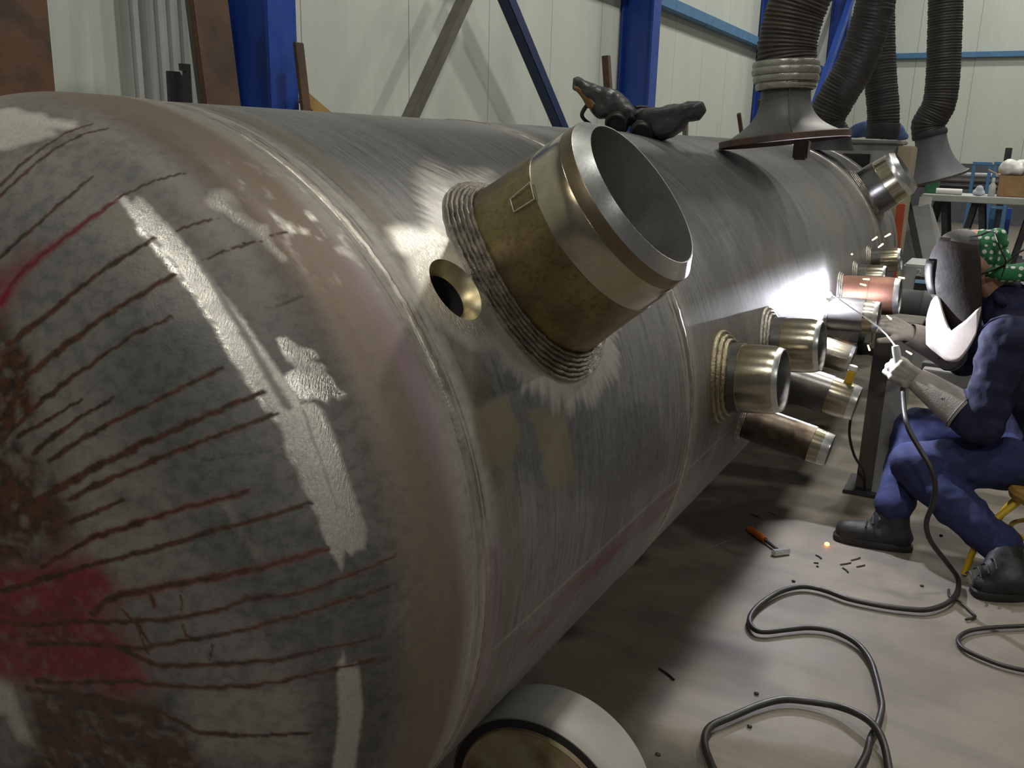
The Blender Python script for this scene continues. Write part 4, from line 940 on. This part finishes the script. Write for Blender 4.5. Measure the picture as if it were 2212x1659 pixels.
# crates, panels and steel under and behind the bench
zones = [(2060, 470, 10.9, .26, .4, .55, 'greydk', 'grey steel crate under the left half of the bench'), (2125, 478, 10.9, .26, .4, .42, 'dark', 'dark crate under the middle of the bench'),
         (2195, 470, 10.9, .28, .4, .38, 'greydk', 'grey crate under the right half of the bench'), (2230, 480, 9.0, .5, .3, .16, 'dark', 'low dark steel block in front of the right bench end')]
for x, y, Y, w, d, h, m_, lb in zones:
    c = at(x, y, Y).x; cr = thing('storage_crate', (c, Y, 0), lb, 'crate', 'crates around the workbench')
    g = G(); g.box((c, Y-d/2, h/2+.02), (w, .02, h-.04)); g.box((c, Y+d/2, h/2+.02), (w, .02, h-.04)); g.box((c-w/2+.01, Y, h/2+.02), (.02, d-.02, h-.04)); g.box((c+w/2-.01, Y, h/2+.02), (.02, d-.02, h-.04)); g.box((c, Y, .03), (w-.03, d-.02, .02)); g.obj('crate_walls', M[m_], cr)
    G().box((c, Y-d/2-.012, h-.03), (w+.02, .02, .04), None, .003).obj('rim', M['grey'], cr)
    for sx in (-1, 1): G().box((c+sx*(w/2-.04), Y, .01), (.06, d*.9, .02)).obj('foot', M['dark'], cr)
for x0, y0, x1, y1, Y, w, m_, lb in ((1962, 440, 1986, 560, 7.4, .045, 'black', 'black bar leaning right of the red post'), (1985, 448, 2004, 560, 7.8, .16, 'grey', 'pale grey plank leaning beside the black bar'), (2000, 452, 2032, 560, 8.2, .10, 'ltgrey', 'narrow pale plank leaning in front of the workbench'), (1956, 450, 1966, 560, 7.9, .2, 'grey', 'wide grey plank leaning behind the red post')):
    a = at(x0, y0, Y+.25); b = at(x1, y1, Y); d = (a-b).normalized(); f_ = b-d*(b.z/d.z)
    tag(G().beam(f_+Vector((0, 0, .004)), a, w, .03, (0, 1, 0), .004).obj('leaning_plank', M[m_]), lb, 'plank')
# device with a pale number and a blue label
dv = thing('control_box', (at(1982, 612, 6.0).x, 6.0, 0), 'pale grey floor box marked with white digits and a light blue label', 'machine')
a = at(1952, 570, 5.9); b = at(2040, 640, 5.9); zt_ = a.z
G().box(((a.x+b.x)/2, 6.1, zt_/2+.01), (b.x-a.x, .4, zt_-.02), None, .01).obj('housing', M['ltgrey'], dv)
G().box((at(1990, 618, 5.89).x+.06, 5.894, at(1990, 616, 5.89).z-.03), (.2, .012, .16), None, .002).obj('dark_panel', M['dark'], dv)
G().box((at(1996, 609, 5.885).x, 5.885, at(1996, 609, 5.885).z), (.10, .008, .022), None, .001).obj('blue_label', simple('light_blue_label', (.35, .6, .85), rough=.5), dv)
tx = bpy.data.curves.new('digits', 'FONT'); tx.body = '2 2'; tx.size = .055; tx.extrude = .002
to = bpy.data.objects.new('digits', tx); COL.objects.link(to); to.rotation_euler = (PI/2, 0, 0); to.location = at(1979, 594, 5.882)
dg = bpy.context.evaluated_depsgraph_get(); me = bpy.data.meshes.new_from_object(to.evaluated_get(dg)); bpy.data.objects.remove(to)
to = bpy.data.objects.new('digits', me); COL.objects.link(to); to.matrix_basis = Matrix.Translation(at(1979, 594, 5.882)) @ Matrix.Rotation(PI/2, 4, 'X'); me.materials.append(M['white']); attach(to, dv)
# dark drum lying behind the mask, steel sections on the floor
c = at(1985, 684, 5.2); rdr = c.z-at(1985, 712, 5.2).z+.02; rdr = .11
dr = thing('steel_drum', (c.x, 5.2, 0), 'dark steel drum lying on trestles behind the welding mask', 'drum')
cz = at(1985, 672, 5.2).z
G().lathe([(-.26, .001), (-.26, rdr*.9), (-.255, rdr), (-.1, rdr), (-.09, rdr*1.03), (-.08, rdr), (.24, rdr), (.25, rdr*.9), (.25, .001)], 40, (c.x+.1, 5.2, cz), (1, 0, 0), False, False).obj('drum_shell', M['dark'], dr)
for dx in (-.08, .28):
    for s_ in (-1, 1): G().beam((c.x+dx, 5.2+s_*.12, 0), (c.x+dx, 5.2+s_*.06, cz-rdr*.7), .03, .03).obj('trestle_leg', M['dark'], dr)
for k, (y_, Y, m_, hh) in enumerate(((772, 4.75, 'ltgrey', .10), (793, 4.62, 'greydk', .06), (812, 4.4, 'grey', .08))):
    a = at(1992, y_, Y); tag(G().box((a.x+.75, Y, a.z), (1.5, .07, hh), None, .004).obj('steel_section', M[m_]), ['pale steel section, topmost of the stack behind the welder', 'dark steel section in the middle of the stack behind the welder', 'grey steel section lowest of the stack behind the welder'][k], 'steel bar', 'steel sections behind the welder')
tr = thing('bar_trestle', (at(2010, 830, 4.6).x+.5, 4.6, 0), 'low dark trestle carrying the steel sections behind the welder', 'trestle')
for xx in (at(2010, 830, 4.6).x+.1, at(2010, 830, 4.6).x+1.1):
    for Y, y_, hh in ((4.75, 772, .10), (4.62, 793, .06), (4.4, 812, .08)):
        zz = at(1992, y_, Y).z-hh/2; G().box((xx, Y, zz/2), (.05, .05, zz-.004), None, .003).obj('post', M['dark'], tr)
    G().box((xx, 4.57, .02), (.05, .5, .03)).obj('foot', M['dark'], tr)

# ================================================================ THE WELDER
wl = thing('person', (.05, 3.3, 0), 'person crouched welding in navy work clothes, dark mask and green dotted bandana', 'person')
M['skin'] = simple('skin', (.46, .25, .17), (.40, .21, .14), rough=.55, scale=20, bump=.05)
M['navy'] = simple('navy_cotton', (.010, .013, .048), (.007, .009, .034), rough=.88, scale=18, bump=.2)
M['trouser'] = simple('blue_work_trousers', (.022, .031, .105), (.016, .022, .078), rough=.88, scale=18, bump=.2)
M['boot'] = simple('black_boot_leather', (.022, .021, .022), (.012, .012, .012), rough=.6, scale=22, bump=.3)
M['glove'] = simple('pale_grey_welding_leather', (.36, .335, .30), (.27, .25, .22), rough=.85, scale=24, bump=.3)
M['maskdk'] = simple('dark_brown_mask_leather', (.022, .016, .014), (.014, .011, .010), rough=.8, scale=16, bump=.25)
M['maskgr'] = simple('grey_mask_top', (.11, .105, .10), (.07, .068, .066), rough=.55, scale=12, bump=.2)
M['bib'] = simple('pale_leather_bib', (.52, .47, .42), (.44, .39, .35), rough=.75, scale=14, bump=.15)
def along(v, Y): v = np.array(v, float); return Vector(CAM+(v-CAM)*(Y/v[1]))
YM = 3.47
hip = along((.235, 3.33, .47), 3.47); chest = along((.14, 3.36, .76), 3.46); nk = along((.03, 3.37, .92), YM); hd = at(2108, 560, YM)
shL, shR = at(2178, 735, 3.34), along((.03, 3.56, .84), 3.70); elL, elR = at(2118, 918, 3.30), at(2085, 775, 3.78); wrL, wrR = at(1985, 822, 3.36), at(1968, 722, 3.60)
hpL, hpR = along((.21, 3.25, .45), 3.42), along((.21, 3.43, .45), 3.60); knL, knR = at(1972, 1003, 3.34), at(1978, 925, 3.60); anL, anR = at(2160, 1185, 3.24), at(1932, 1098, 3.36)
# one continuous body under the clothes
g = G()
for a, ra, b, rb in ((hip, .11, chest, .12), (chest, .11, nk, .075), (nk, .055, hd, .06), (shL, .055, elL, .042), (elL, .044, wrL, .022), (shR, .055, elR, .042), (elR, .042, wrR, .014), (shL, .06, chest, .09), (shR, .06, chest, .09),
    (hpL, .085, knL, .055), (knL, .055, anL, .04), (hpR, .085, knR, .055), (knR, .055, anR, .04), (hip, .1, hpL, .085), (hip, .1, hpR, .085)): g.capsule(a, ra, b, rb)
fw = Vector((-.86, 0, -.5)).normalized(); upv = Vector((-.5, 0, .86)).normalized(); sdv = Vector((0, -1, 0))     # the head looks down at the arc
Rh = Matrix((fw, sdv, upv)).transposed()
g.ball(hd, (.092, .074, .105), 24, 16, Rh); g.ball(hd+fw*.03-upv*.045, (.06, .055, .06), 20, 12, Rh)
g.capsule(hd+fw*.088+upv*.005, .008, hd+fw*.104-upv*.022, .014)                        # nose
g.capsule(hd+fw*.086-upv*.052+sdv*.018, .007, hd+fw*.086-upv*.052-sdv*.018, .007)      # lips
for s_ in (-1, 1): g.ball(hd+sdv*(s_*.074)-upv*.008-fw*.01, (.018, .008, .03), 12, 8, Rh)   # ears
for s_ in (-1, 1): g.ball(hd+sdv*(s_*.03)+fw*.082+upv*.012, .012, 12, 8)
g.blob('body', M['skin'], wl, .009, 4)
for s_ in (-1, 1): G().ball(hd+sdv*(s_*.03)+fw*.089+upv*.011, .009, 14, 10).obj('eye', M['white'], wl)
# jacket
g = G()
for a, ra, b, rb in ((hip+Vector((.02, 0, .02)), .15, chest, .16), (chest, .155, nk+Vector((.02, 0, -.03)), .10), (shL, .088, chest, .13), (shR, .088, chest, .13), (shL, .085, elL, .068), (elL, .068, elL.lerp(wrL, .5), .058), (shR, .085, elR, .066), (elR, .066, elR.lerp(wrR, .5), .056), (nk+Vector((.0, 0, -.02)), .085, nk+Vector((-.02, 0, .03)), .07)): g.capsule(a, ra, b, rb)
jk = g.blob('jacket', M['navy'], wl, .010, 5, .028, .075)
G().tube([nk+Vector((-.055+.012*math.cos(k*.5), .085*math.sin(k*.5), .03+.02*math.cos(k*.5)))+Vector((.06*(1-math.cos(k*.5))*.5, 0, 0)) for k in range(13)], .016, 10, 3).obj('collar', M['navy'], jk)
# trousers
g = G()
for a, ra, b, rb in ((hip+Vector((.02, 0, -.03)), .14, hpL, .115), (hip+Vector((.02, 0, -.03)), .14, hpR, .115), (hpL, .112, knL, .078), (knL, .080, knL.lerp(anL, .5), .076), (knL.lerp(anL, .5), .076, anL+Vector((0, 0, .01)), .068), (hpR, .112, knR, .078), (knR, .080, knR.lerp(anR, .5), .076), (knR.lerp(anR, .5), .076, anR+Vector((0, 0, .02)), .070)): g.capsule(a, ra, b, rb)
g.blob('trousers', M['trouser'], wl, .010, 4, .024, .07)
# boots
def boot(name, heel, toe, ank, parent):
    d = (toe-heel); d.z = 0; L = d.length; d.normalize(); s_ = Vector((0, 0, 1)).cross(d); g = G()
    g.capsule(heel+d*.045+Vector((0, 0, .05)), .042, heel+d*.10+Vector((0, 0, .055)), .044); g.capsule(heel+d*.10+Vector((0, 0, .05)), .046, toe-d*.05+Vector((0, 0, .042)), .040)
    g.capsule(toe-d*.09+Vector((0, 0, .04)), .043, toe-d*.045+Vector((0, 0, .038)), .040); g.capsule(heel+d*.06+Vector((0, 0, .06)), .047, ank, .052)
    g.capsule(heel+d*.13+Vector((0, 0, .085)), .03, ank+d*.01, .045)
    b = g.blob(name, M['boot'], parent, .008, 4, .006, .04)
    g = G(); n = 28; V = []
    for zz, k in ((0.0, .97), (.004, 1.0), (.022, 1.0), (.028, .94)):
        for q in range(n):
            a = 2*PI*q/n; u = L*.5*(1+math.cos(a)); w = (.043+.008*math.cos(a))*math.copysign(abs(math.sin(a))**.6, math.sin(a)); V.append(heel+d*(L/2+(u-L/2)*k)+s_*w*k+Vector((0, 0, zz)))
    F = [(i*n+k, i*n+(k+1) % n, (i+1)*n+(k+1) % n, (i+1)*n+k) for i in range(3) for k in range(n)]+[tuple(range(n-1, -1, -1)), tuple(3*n+k for k in range(n))]
    g.add(V, F).obj('sole', M['black'], b)
    g = G()
    for k in range(4):
        c = heel+d*(.125+.022*k)+Vector((0, 0, .128-.017*k)); g.tube([c-s_*.032-Vector((0, 0, .016)), c+Vector((0, 0, .004)), c+s_*.032-Vector((0, 0, .016))], .0035, 6, 4)
    g.obj('laces', M['dark'], b); return b
hR = on_floor(1972, 1190); tR = on_floor(1793, 1172); hL = on_floor(2238, 1292); tL = on_floor(2104, 1283)
boot('boot', Vector((hR.x, 3.34, 0)), Vector((tR.x, 3.31, 0)), anR+Vector((.0, 0, .0)), wl)
boot('boot', Vector((.225, 3.16, 0)), Vector((-.03+.09, 3.09, 0)), anL+Vector((.02, -.02, .0)), wl)
# gloves: palm, four bent fingers and a thumb
def hand(name, wrist, d, back, bends, spread, mat, parent, thumb_dir, sc=1.0, cuff_to=None):
    d = d.normalized(); back = (back-d*back.dot(d)).normalized(); s_ = d.cross(back); g = G()
    for k in range(4):
        off = (k-1.5)*.021*sc; kn = wrist+d*(.085-.004*abs(k-1.2))*sc+s_*off
        g.capsule(wrist+s_*off*.55, .019*sc, kn, .0155*sc)
        fl = (.044, .048, .045, .036)[k]*sc; p = kn; dirv = (d+s_*((k-1.5)*spread)).normalized(); a = 0
        for j in range(3):
            a += bends[k][j]; v = dirv*math.cos(a)-back*math.sin(a); L = fl*(1, .68, .55)[j]; q = p+v*L
            g.capsule(p, (.0125-.0012*j)*sc, q, (.0115-.0012*j)*sc, 12); p = q
    t0 = wrist+d*.03*sc-s_*.034*sc; t1 = t0+thumb_dir.normalized()*.045*sc; t2 = t1+(thumb_dir.normalized()+d*.6-back*.25).normalized()*.035*sc
    g.capsule(wrist+d*.015*sc-s_*.015*sc, .02*sc, t0, .017*sc); g.capsule(t0, .0145*sc, t1, .0130*sc, 12); g.capsule(t1, .0130*sc, t2, .0105*sc, 12)
    h = g.blob(name, mat, parent, .0042, 3, .003, .02)
    if cuff_to is not None:
        c = G(); ax_ = (cuff_to-wrist); c.tube([wrist+d*.01, wrist.lerp(cuff_to, .3), wrist.lerp(cuff_to, .7), cuff_to], [.040, .052, .062, .070], 22, 6, None, True, False)
        cf = c.obj('gauntlet_cuff', mat, h); m_ = cf.modifiers.new('t', 'SOLIDIFY'); m_.thickness = .004
        G().lathe([(-.003, .0665), (0, .0725), (.003, .0665)], 22, cuff_to-ax_.normalized()*.01, ax_, False, False).obj('cuff_seam', M['greydk'], cf)
    return h
tz0 = at(1948, 822, 3.36); tz1 = at(1932, 738, 3.37)          # torch handle, held upright
dL = (at(1925, 792, 3.35)-wrL)
fist = [[1.15, 1.35, .8]]*4
hand('glove', wrL, dL, Vector((-.2, -1, .1)), [[.9, 1.2, .7], [1.0, 1.25, .7], [1.05, 1.3, .8], [1.1, 1.3, .8]], .05, M['glove'], wl, Vector((-.6, .1, .55)), 1.0, elL.lerp(wrL, .28))
dR = (at(1915, 700, 3.60)-wrR)
hand('glove', wrR, dR, Vector((0, -.6, .8)), [[.35, .5, .3], [.4, .55, .35], [.5, .6, .4], [.6, .6, .4]], .08, M['glove'], wl, Vector((-.7, -.6, -.2)), 1.0, elR.lerp(wrR, .2))
# mask: U-shaped shell, pale bib below
def px_shell(name, rows, wfun, mat, parent, Ymid, nphi=33, th=.004):
    V = []; m = nphi
    for (y, xf, xb, w) in rows:
        pf = at(xf, y, Ymid); pb = at(xb, y, Ymid)
        for k in range(m):
            ph = -PI/2+PI*k/(m-1); c = pb.lerp(pf, math.cos(ph)); V.append(c+Vector((0, w*math.sin(ph), 0)))
    F = [(i*m+k, i*m+k+1, (i+1)*m+k+1, (i+1)*m+k) for i in range(len(rows)-1) for k in range(m-1)]
    o = mesh_obj(name, V, F, mat, None)
    a = o.modifiers.new('s', 'SUBSURF'); a.levels = a.render_levels = 1
    a = o.modifiers.new('t', 'SOLIDIFY'); a.thickness = th; a.offset = -1
    dg = bpy.context.evaluated_depsgraph_get(); me = bpy.data.meshes.new_from_object(o.evaluated_get(dg)); o.modifiers.clear(); o.data = me
    me.polygons.foreach_set('use_smooth', [True]*len(me.polygons)); attach(o, parent); return o
mask = px_shell('welding_mask', [(512, 2032, 2116, .070), (530, 2018, 2118, .088), (555, 2007, 2121, .098), (585, 2001, 2122, .104), (615, 2001, 2123, .106), (640, 2012, 2124, .105), (665, 2028, 2124, .102), (700, 2040, 2122, .096), (722, 2052, 2112, .085)], None, M['maskdk'], wl, YM)
mask['label'] = 'dark leather welding mask'
px_shell('mask_crown', [(494, 2072, 2092, .018), (498, 2056, 2106, .042), (505, 2040, 2113, .062), (516, 2028, 2117, .078), (533, 2030, 2119, .086)], None, M['maskgr'], mask, YM, 29)
px_shell('visor_frame', [(560, 2001, 2022, .055), (575, 1997, 2019, .060), (605, 1997, 2019, .060), (632, 2005, 2026, .055)], None, M['black'], mask, YM, 21, .008)
g = G(); V = []; m = 41
topc = [(2000, 690), (2006, 668), (2013, 648), (2024, 633), (2034, 640), (2038, 660), (2048, 690), (2058, 706), (2072, 694), (2088, 682), (2104, 666), (2116, 653), (2122, 650)]
botc = [(2000, 743), (2008, 748), (2028, 759), (2045, 769), (2062, 772), (2078, 766), (2094, 744), (2110, 715), (2119, 682), (2122, 656)]
for r_ in range(9):
    for k in range(m):
        q_ = -1+2*k/(m-1); x = 2000+122*(.25*abs(q_)+.75*q_*q_)
        yt = np.interp(x, [p[0] for p in topc], [p[1] for p in topc]); yb = np.interp(x, [p[0] for p in botc], [p[1] for p in botc])
        y = yt+(yb-yt)*r_/8; c = at(x, y, YM); V.append(c+Vector((0, .142*q_, 0)))
F = [(i*m+k, i*m+k+1, (i+1)*m+k+1, (i+1)*m+k) for i in range(8) for k in range(m-1)]
o = mesh_obj('leather_bib', V, F, M['bib'], None); a = o.modifiers.new('t', 'SOLIDIFY'); a.thickness = .004; a.offset = -1; attach(o, wl); o['label'] = 'pale leather bib hanging below the mask'
# bandana
def m_dots():
    t = MT('green_dotted_cotton'); v = t.n('ShaderNodeTexVoronoi'); v.inputs['Scale'].default_value = 44; v.inputs['Randomness'].default_value = .12; t.l(t.co('Object'), v.inputs['Vector'])
    t.set(t.mix(t.math('LESS_THAN', v.outputs['Distance'], .33), (.025, .16, .065), (.62, .66, .58)), .85, 0); t.bump(t.noise(t.co('Object'), 30, 3), .25, .006); return t.m
M['dots'] = m_dots()
g = G()
g.ball(at(2132, 540, YM), (.052, .085, .075), 22, 16, Rh); g.ball(at(2150, 520, YM), (.035, .06, .045), 18, 12); g.capsule(at(2128, 585, YM-.02), .045, at(2150, 560, YM), .05); g.capsule(at(2162, 506, YM-.05), .018, at(2172, 528, YM-.06), .014)
bd = g.blob('bandana', M['dots'], wl, .008, 5, .012, .05)
g = G()
g.capsule(at(2136, 588, YM-.06), .016, at(2168, 590, YM-.07), .030); g.capsule(at(2168, 590, YM-.07), .030, at(2215, 588, YM-.05), .034); g.capsule(at(2215, 588, YM-.05), .034, at(2250, 580, YM+.04), .03); g.capsule(at(2160, 596, YM+.05), .02, at(2240, 590, YM+.05), .03)
g.blob('neck_cloth', M['dots'], bd, .008, 5, .012, .04)
for P, w in (([(2120, 592), (2140, 585), (2165, 574), (2180, 563), (2196, 548), (2216, 538), (2240, 530)], .010), ([(2150, 505), (2160, 535), (2172, 560), (2170, 578), (2164, 596)], .009), ([(2096, 512), (2118, 508), (2140, 500), (2152, 508)], .009)):
    G().tube([at(x, y, YM-.098+.0003*abs(x-2140)) for x, y in P], w, 8, 5, (.35, 1)).obj('mask_strap', M['black'], bd)
# torch / electrode holder with its cable, lying in the left glove
eh = thing('electrode_holder', tz0, 'pale electrode holder with a thin rod held upright in the left glove', 'welding torch')
G().lathe([(0, .012), (.004, .014), (.11, .014), (.125, .012), (.128, .004)], 20, tz0, tz1-tz0).obj('handle', M['ltgrey'], eh)
G().tube([tz1+(tz0-tz1)*.12, at(1897, 706, 3.43), ARC+Vector((.02, -.012, .002))], [.0035, .0028, .002], 8, 3).obj('electrode_rod', M['bevel'], eh)

# stool
sl = thing('low_stool', (.27, 3.33, 0), 'low stool with yellow metal legs under the welder', 'stool')
G().lathe([(.285, .13), (.29, .145), (.31, .15), (.325, .142), (.33, .001)], 40, (.27, 3.34, 0), (0, 0, 1), True, False).obj('seat', M['ochre'], sl)
ft = on_floor(2082, 1243)
for (x, y) in ((ft.x, ft.y), (.46, 3.20), (.44, 3.52), (.10, 3.52)):
    a = Vector((.27+(x-.27)*.45, 3.34+(y-3.34)*.45, .29)); b = Vector((x, y, .006))
    G().tube([a, a.lerp(b, .5)+Vector(((x-.27)*.12, (y-3.34)*.12, .02)), b], .011, 10, 6).obj('leg', M['yellow'], sl)
G().tube([(.27+.12*math.cos(k*PI/12), 3.34+.12*math.sin(k*PI/12), .17) for k in range(25)], .008, 8, 1).obj('foot_ring', M['yellow'], sl)

# ================================================================ ARC, SPARKS
M['arc'] = emit('arc_plasma', (.88, .9, 1), 60)
g = G().ball(ARC+Vector((.002, 0, 0)), (.012, .010, .012), 20, 14); g.capsule(ARC+Vector((.002, 0, 0)), .009, ARC+Vector((.014, -.010, .004)), .003)
tag(g.obj('welding_arc', M['arc']), 'blinding white welding arc at the root of the dark stub pipe', 'welding arc')
M['spark'] = emit('glowing_spark', (1, .62, .25), 7); M['ember'] = emit('glowing_ember', (1, .30, .06), 9)
SP = [(1890, 515, 3.45, 40, 'highest spark, upper left of the mask'), (1918, 508, 3.4, 35, 'spark right of the highest one'), (1903, 530, 3.42, 45, 'spark just below the highest pair'), (1840, 549, 3.4, 0, 'tiny round spark on the dark far shell'),
      (1948, 600, 3.35, -5, 'spark flying level towards the mask'), (1865, 615, 3.3, -10, 'spark above the red-brown stub pipe'), (1872, 603, 3.3, 3, 'spark between the far stub pipes'), (1877, 752, 3.3, -65, 'steep spark left of the gloved hand'), (1921, 686, 3.3, -35, 'spark at the right glove fingertips'), (1964, 762, 3.15, -25, 'spark over the left gauntlet')]
for x, y, Y, ang_, lb in SP:
    c = at(x, y, Y); a = math.radians(ang_); d = Vector((math.cos(a), 0, math.sin(a)))*(.010 if lb[:4] != 'tiny' else .001)
    tag(G().capsule(c-d, .0022, c+d*.7, .0032, 10).obj('weld_spark', M['spark']), lb, 'spark', 'flying weld sparks')
tag(G().ball(on_floor(1786, 1179)+Vector((0, 0, .007)), (.009, .008, .007), 14, 10).obj('glowing_ember', M['ember']), 'glowing orange ember on the floor in front of the boot', 'spark')

# ================================================================ SMALL THINGS ON THE FLOOR AND PIPES
def floor_tube(name, P, r, mat, label, cat, group=None, z=None, pre=None):
    pts = list(pre or [])+[on_floor(x, y, r)+Vector((0, 0, r+ (0 if z is None else z[i]))) for i, (x, y) in enumerate(P)]
    return tag(G().tube(pts, r, 12, 6).obj(name, mat), label, cat, group)
M['cable'] = simple('black_rubber_cable', (.028, .026, .022), (.018, .017, .015), rough=.45, scale=12, bump=.05)
hang = [at(1950, 838, 3.355), at(1951, 862, 3.28), at(1955, 900, 3.16), at(1965, 932, 3.12), at(1990, 975, 3.09), at(2010, 1010, 3.07), at(2020, 1050, 3.06), at(2014, 1090, 3.06), at(2001, 1130, 3.06), at(2010, 1168, 3.06), at(2045, 1215, 3.08)]
c1 = [(2067, 1262), (2066, 1285), (2045, 1308), (2005, 1322), (1960, 1321), (1900, 1313), (1830, 1298), (1780, 1280), (1735, 1272), (1690, 1281), (1643, 1309), (1619, 1340), (1627, 1363), (1652, 1370), (1700, 1365), (1750, 1361), (1800, 1369), (1848, 1394), (1878, 1430), (1892, 1470), (1901, 1510), (1904, 1535), (1895, 1570), (1880, 1600), (1868, 1640), (1835, 1700), (1790, 1790)]
floor_tube('welding_cable', c1, .0085, M['cable'], 'black welding cable hanging from the gloved hand and looping over the floor', 'cable', None, [.012]+[0]*(len(c1)-1), hang)
c2 = [(1640, 1780), (1560, 1700), (1530, 1645), (1521, 1605), (1535, 1576), (1580, 1555), (1640, 1530), (1690, 1518), (1740, 1521), (1800, 1535), (1848, 1560), (1884, 1590), (1906, 1622), (1920, 1680), (1925, 1780)]
floor_tube('welding_cable', c2, .0095, M['cable'], 'black cable loop in the foreground at the bottom edge, crossing the other cable', 'cable', None, [0]*9+[.006, .016, .021, .012, 0, 0])
c3 = [(2330, 1352), (2260, 1352), (2212, 1356), (2140, 1360), (2090, 1368), (2069, 1385), (2080, 1405), (2120, 1425), (2170, 1443), (2230, 1455), (2320, 1462)]
floor_tube('welding_cable', c3, .0065, M['cable'], 'thinner black cable loop at the right edge below the near boot', 'cable')
c4 = [(2049, 1276), (2051, 1290), (2075, 1304), (2098, 1325), (2106, 1335), (2086, 1341)]
floor_tube('thin_wire', c4, .004, M['cable'], 'short thin wire hooked beside the near boot on the lit floor', 'wire')
tag(G().tube([at(1838, 902, 3.80), at(1835, 940, 3.80), at(1846, 985, 3.80), at(1866, 1020, 3.8), on_floor(1880, 1062)+Vector((-.02, -.04, .005))], .0055, 8, 6).obj('thin_wire', M['cable']), 'thin black cord hanging down in front of the H-beam stand', 'wire')
# hammer
hm = thing('chipping_hammer', on_floor(1650, 1178), 'orange-handled chipping hammer lying at the edge of the vessel shadow', 'tool')
a, b, c, e = on_floor(1618, 1149)+Vector((0, 0, .014)), on_floor(1652, 1174)+Vector((0, 0, .014)), on_floor(1678, 1193)+Vector((0, 0, .012)), on_floor(1686, 1199)+Vector((0, 0, .012))
G().tube([a, a.lerp(b, .12), a.lerp(b, .4), a.lerp(b, .7), b], [.010, .0135, .0115, .0135, .011], 12, 5).obj('grip', M['orange'], hm)
G().tube([b, c], .006, 10, 1).obj('shaft', M['dark'], hm)
dd = (c-b).normalized(); pp = dd.cross(Vector((0, 0, 1)))
G().beam(e-pp*.035, e+pp*.035, .022, .022, bev=.004).obj('hammer_head', M['bevel'], hm)
tag(G().tube([on_floor(1512, 1192)+Vector((0, 0, .002)), on_floor(1585, 1165)+Vector((0, 0, .002))], .0017, 8, 1).obj('welding_rod', M['bevel']), 'thin bright welding rod lying in the vessel shadow', 'welding rod')
stubs = [((1622, 1112), (1640, 1120), 'stub on the dark floor, upper left of the hammer'), ((1660, 1108), (1682, 1117), 'stub above the hammer, nearer the boot'), ((1762, 1200), (1774, 1208), 'longest of the dark stubs below the ember'), ((1758, 1217), (1768, 1218), 'small stub left below the ember'), ((1763, 1224), (1766, 1226), 'tiniest stub, lowest below the ember'), ((1815, 1221), (1838, 1217), 'pale stub between ember and cable'), ((1838, 1212), (1858, 1206), 'pale stub highest right of the ember'), ((1820, 1228), (1832, 1238), 'dark crooked stub below the pale pair'), ((1850, 1226), (1868, 1222), 'stub farthest right near the lit floor'), ((1424, 1446), (1456, 1470), 'dark bent stub in the vessel shadow near the roller')]
for i, (a, b, lb) in enumerate(stubs):
    tag(G().tube([on_floor(*a)+Vector((0, 0, .003)), (on_floor(*a)+on_floor(*b))/2+Vector((.003, .002, .003)), on_floor(*b)+Vector((0, 0, .003))], .0028, 8, 3).obj('electrode_stub', M['dark'] if 'dark' in lb or 'below' in lb else M['coll']), lb, 'electrode stub', 'spent electrode stubs on the floor')
peb = [(1714, 1257, 'pebble by the top cable loop'), (1634, 1500, 'dark pebble below the cable loops, left'), (1619, 1571, 'pebble inside the foreground cable loop'), (1991, 1267, 'pebble in the bright floor left of the yellow stool leg'), (2033, 1158, 'pebble between the two boots'), (1421, 1632, 'dark pebble right of the roller')]
for x, y, lb in peb:
    tag(G().ball(on_floor(x, y)+Vector((0, 0, .0035)), (.007, .005, .004), 10, 6).obj('grit_lump', M['dark']), lb, 'debris', 'bits of slag on the floor')
# yellow-capped paint marker on the pipe
Pb = at(1838, 824, 2.93)
pm = thing('yellow_tube', Pb, 'small yellow tube with a pale cap standing on the dark lower stub pipe', 'tube')
tp = Vector((XC+(RR+.20)*math.cos(math.radians(-11)), 2.93, ZC+(RR+.20)*math.sin(math.radians(-11))+.060)); tp.z += 0
G().lathe([(0, .0125), (.002, .0135), (.038, .0135), (.042, .010)], 20, tp, (.19, 0, .98)).obj('tube_body', M['yellow'], pm)
G().lathe([(.042, .0135), (.055, .0135), (.057, .012)], 20, tp, (.19, 0, .98)).obj('cap', M['white'], pm)
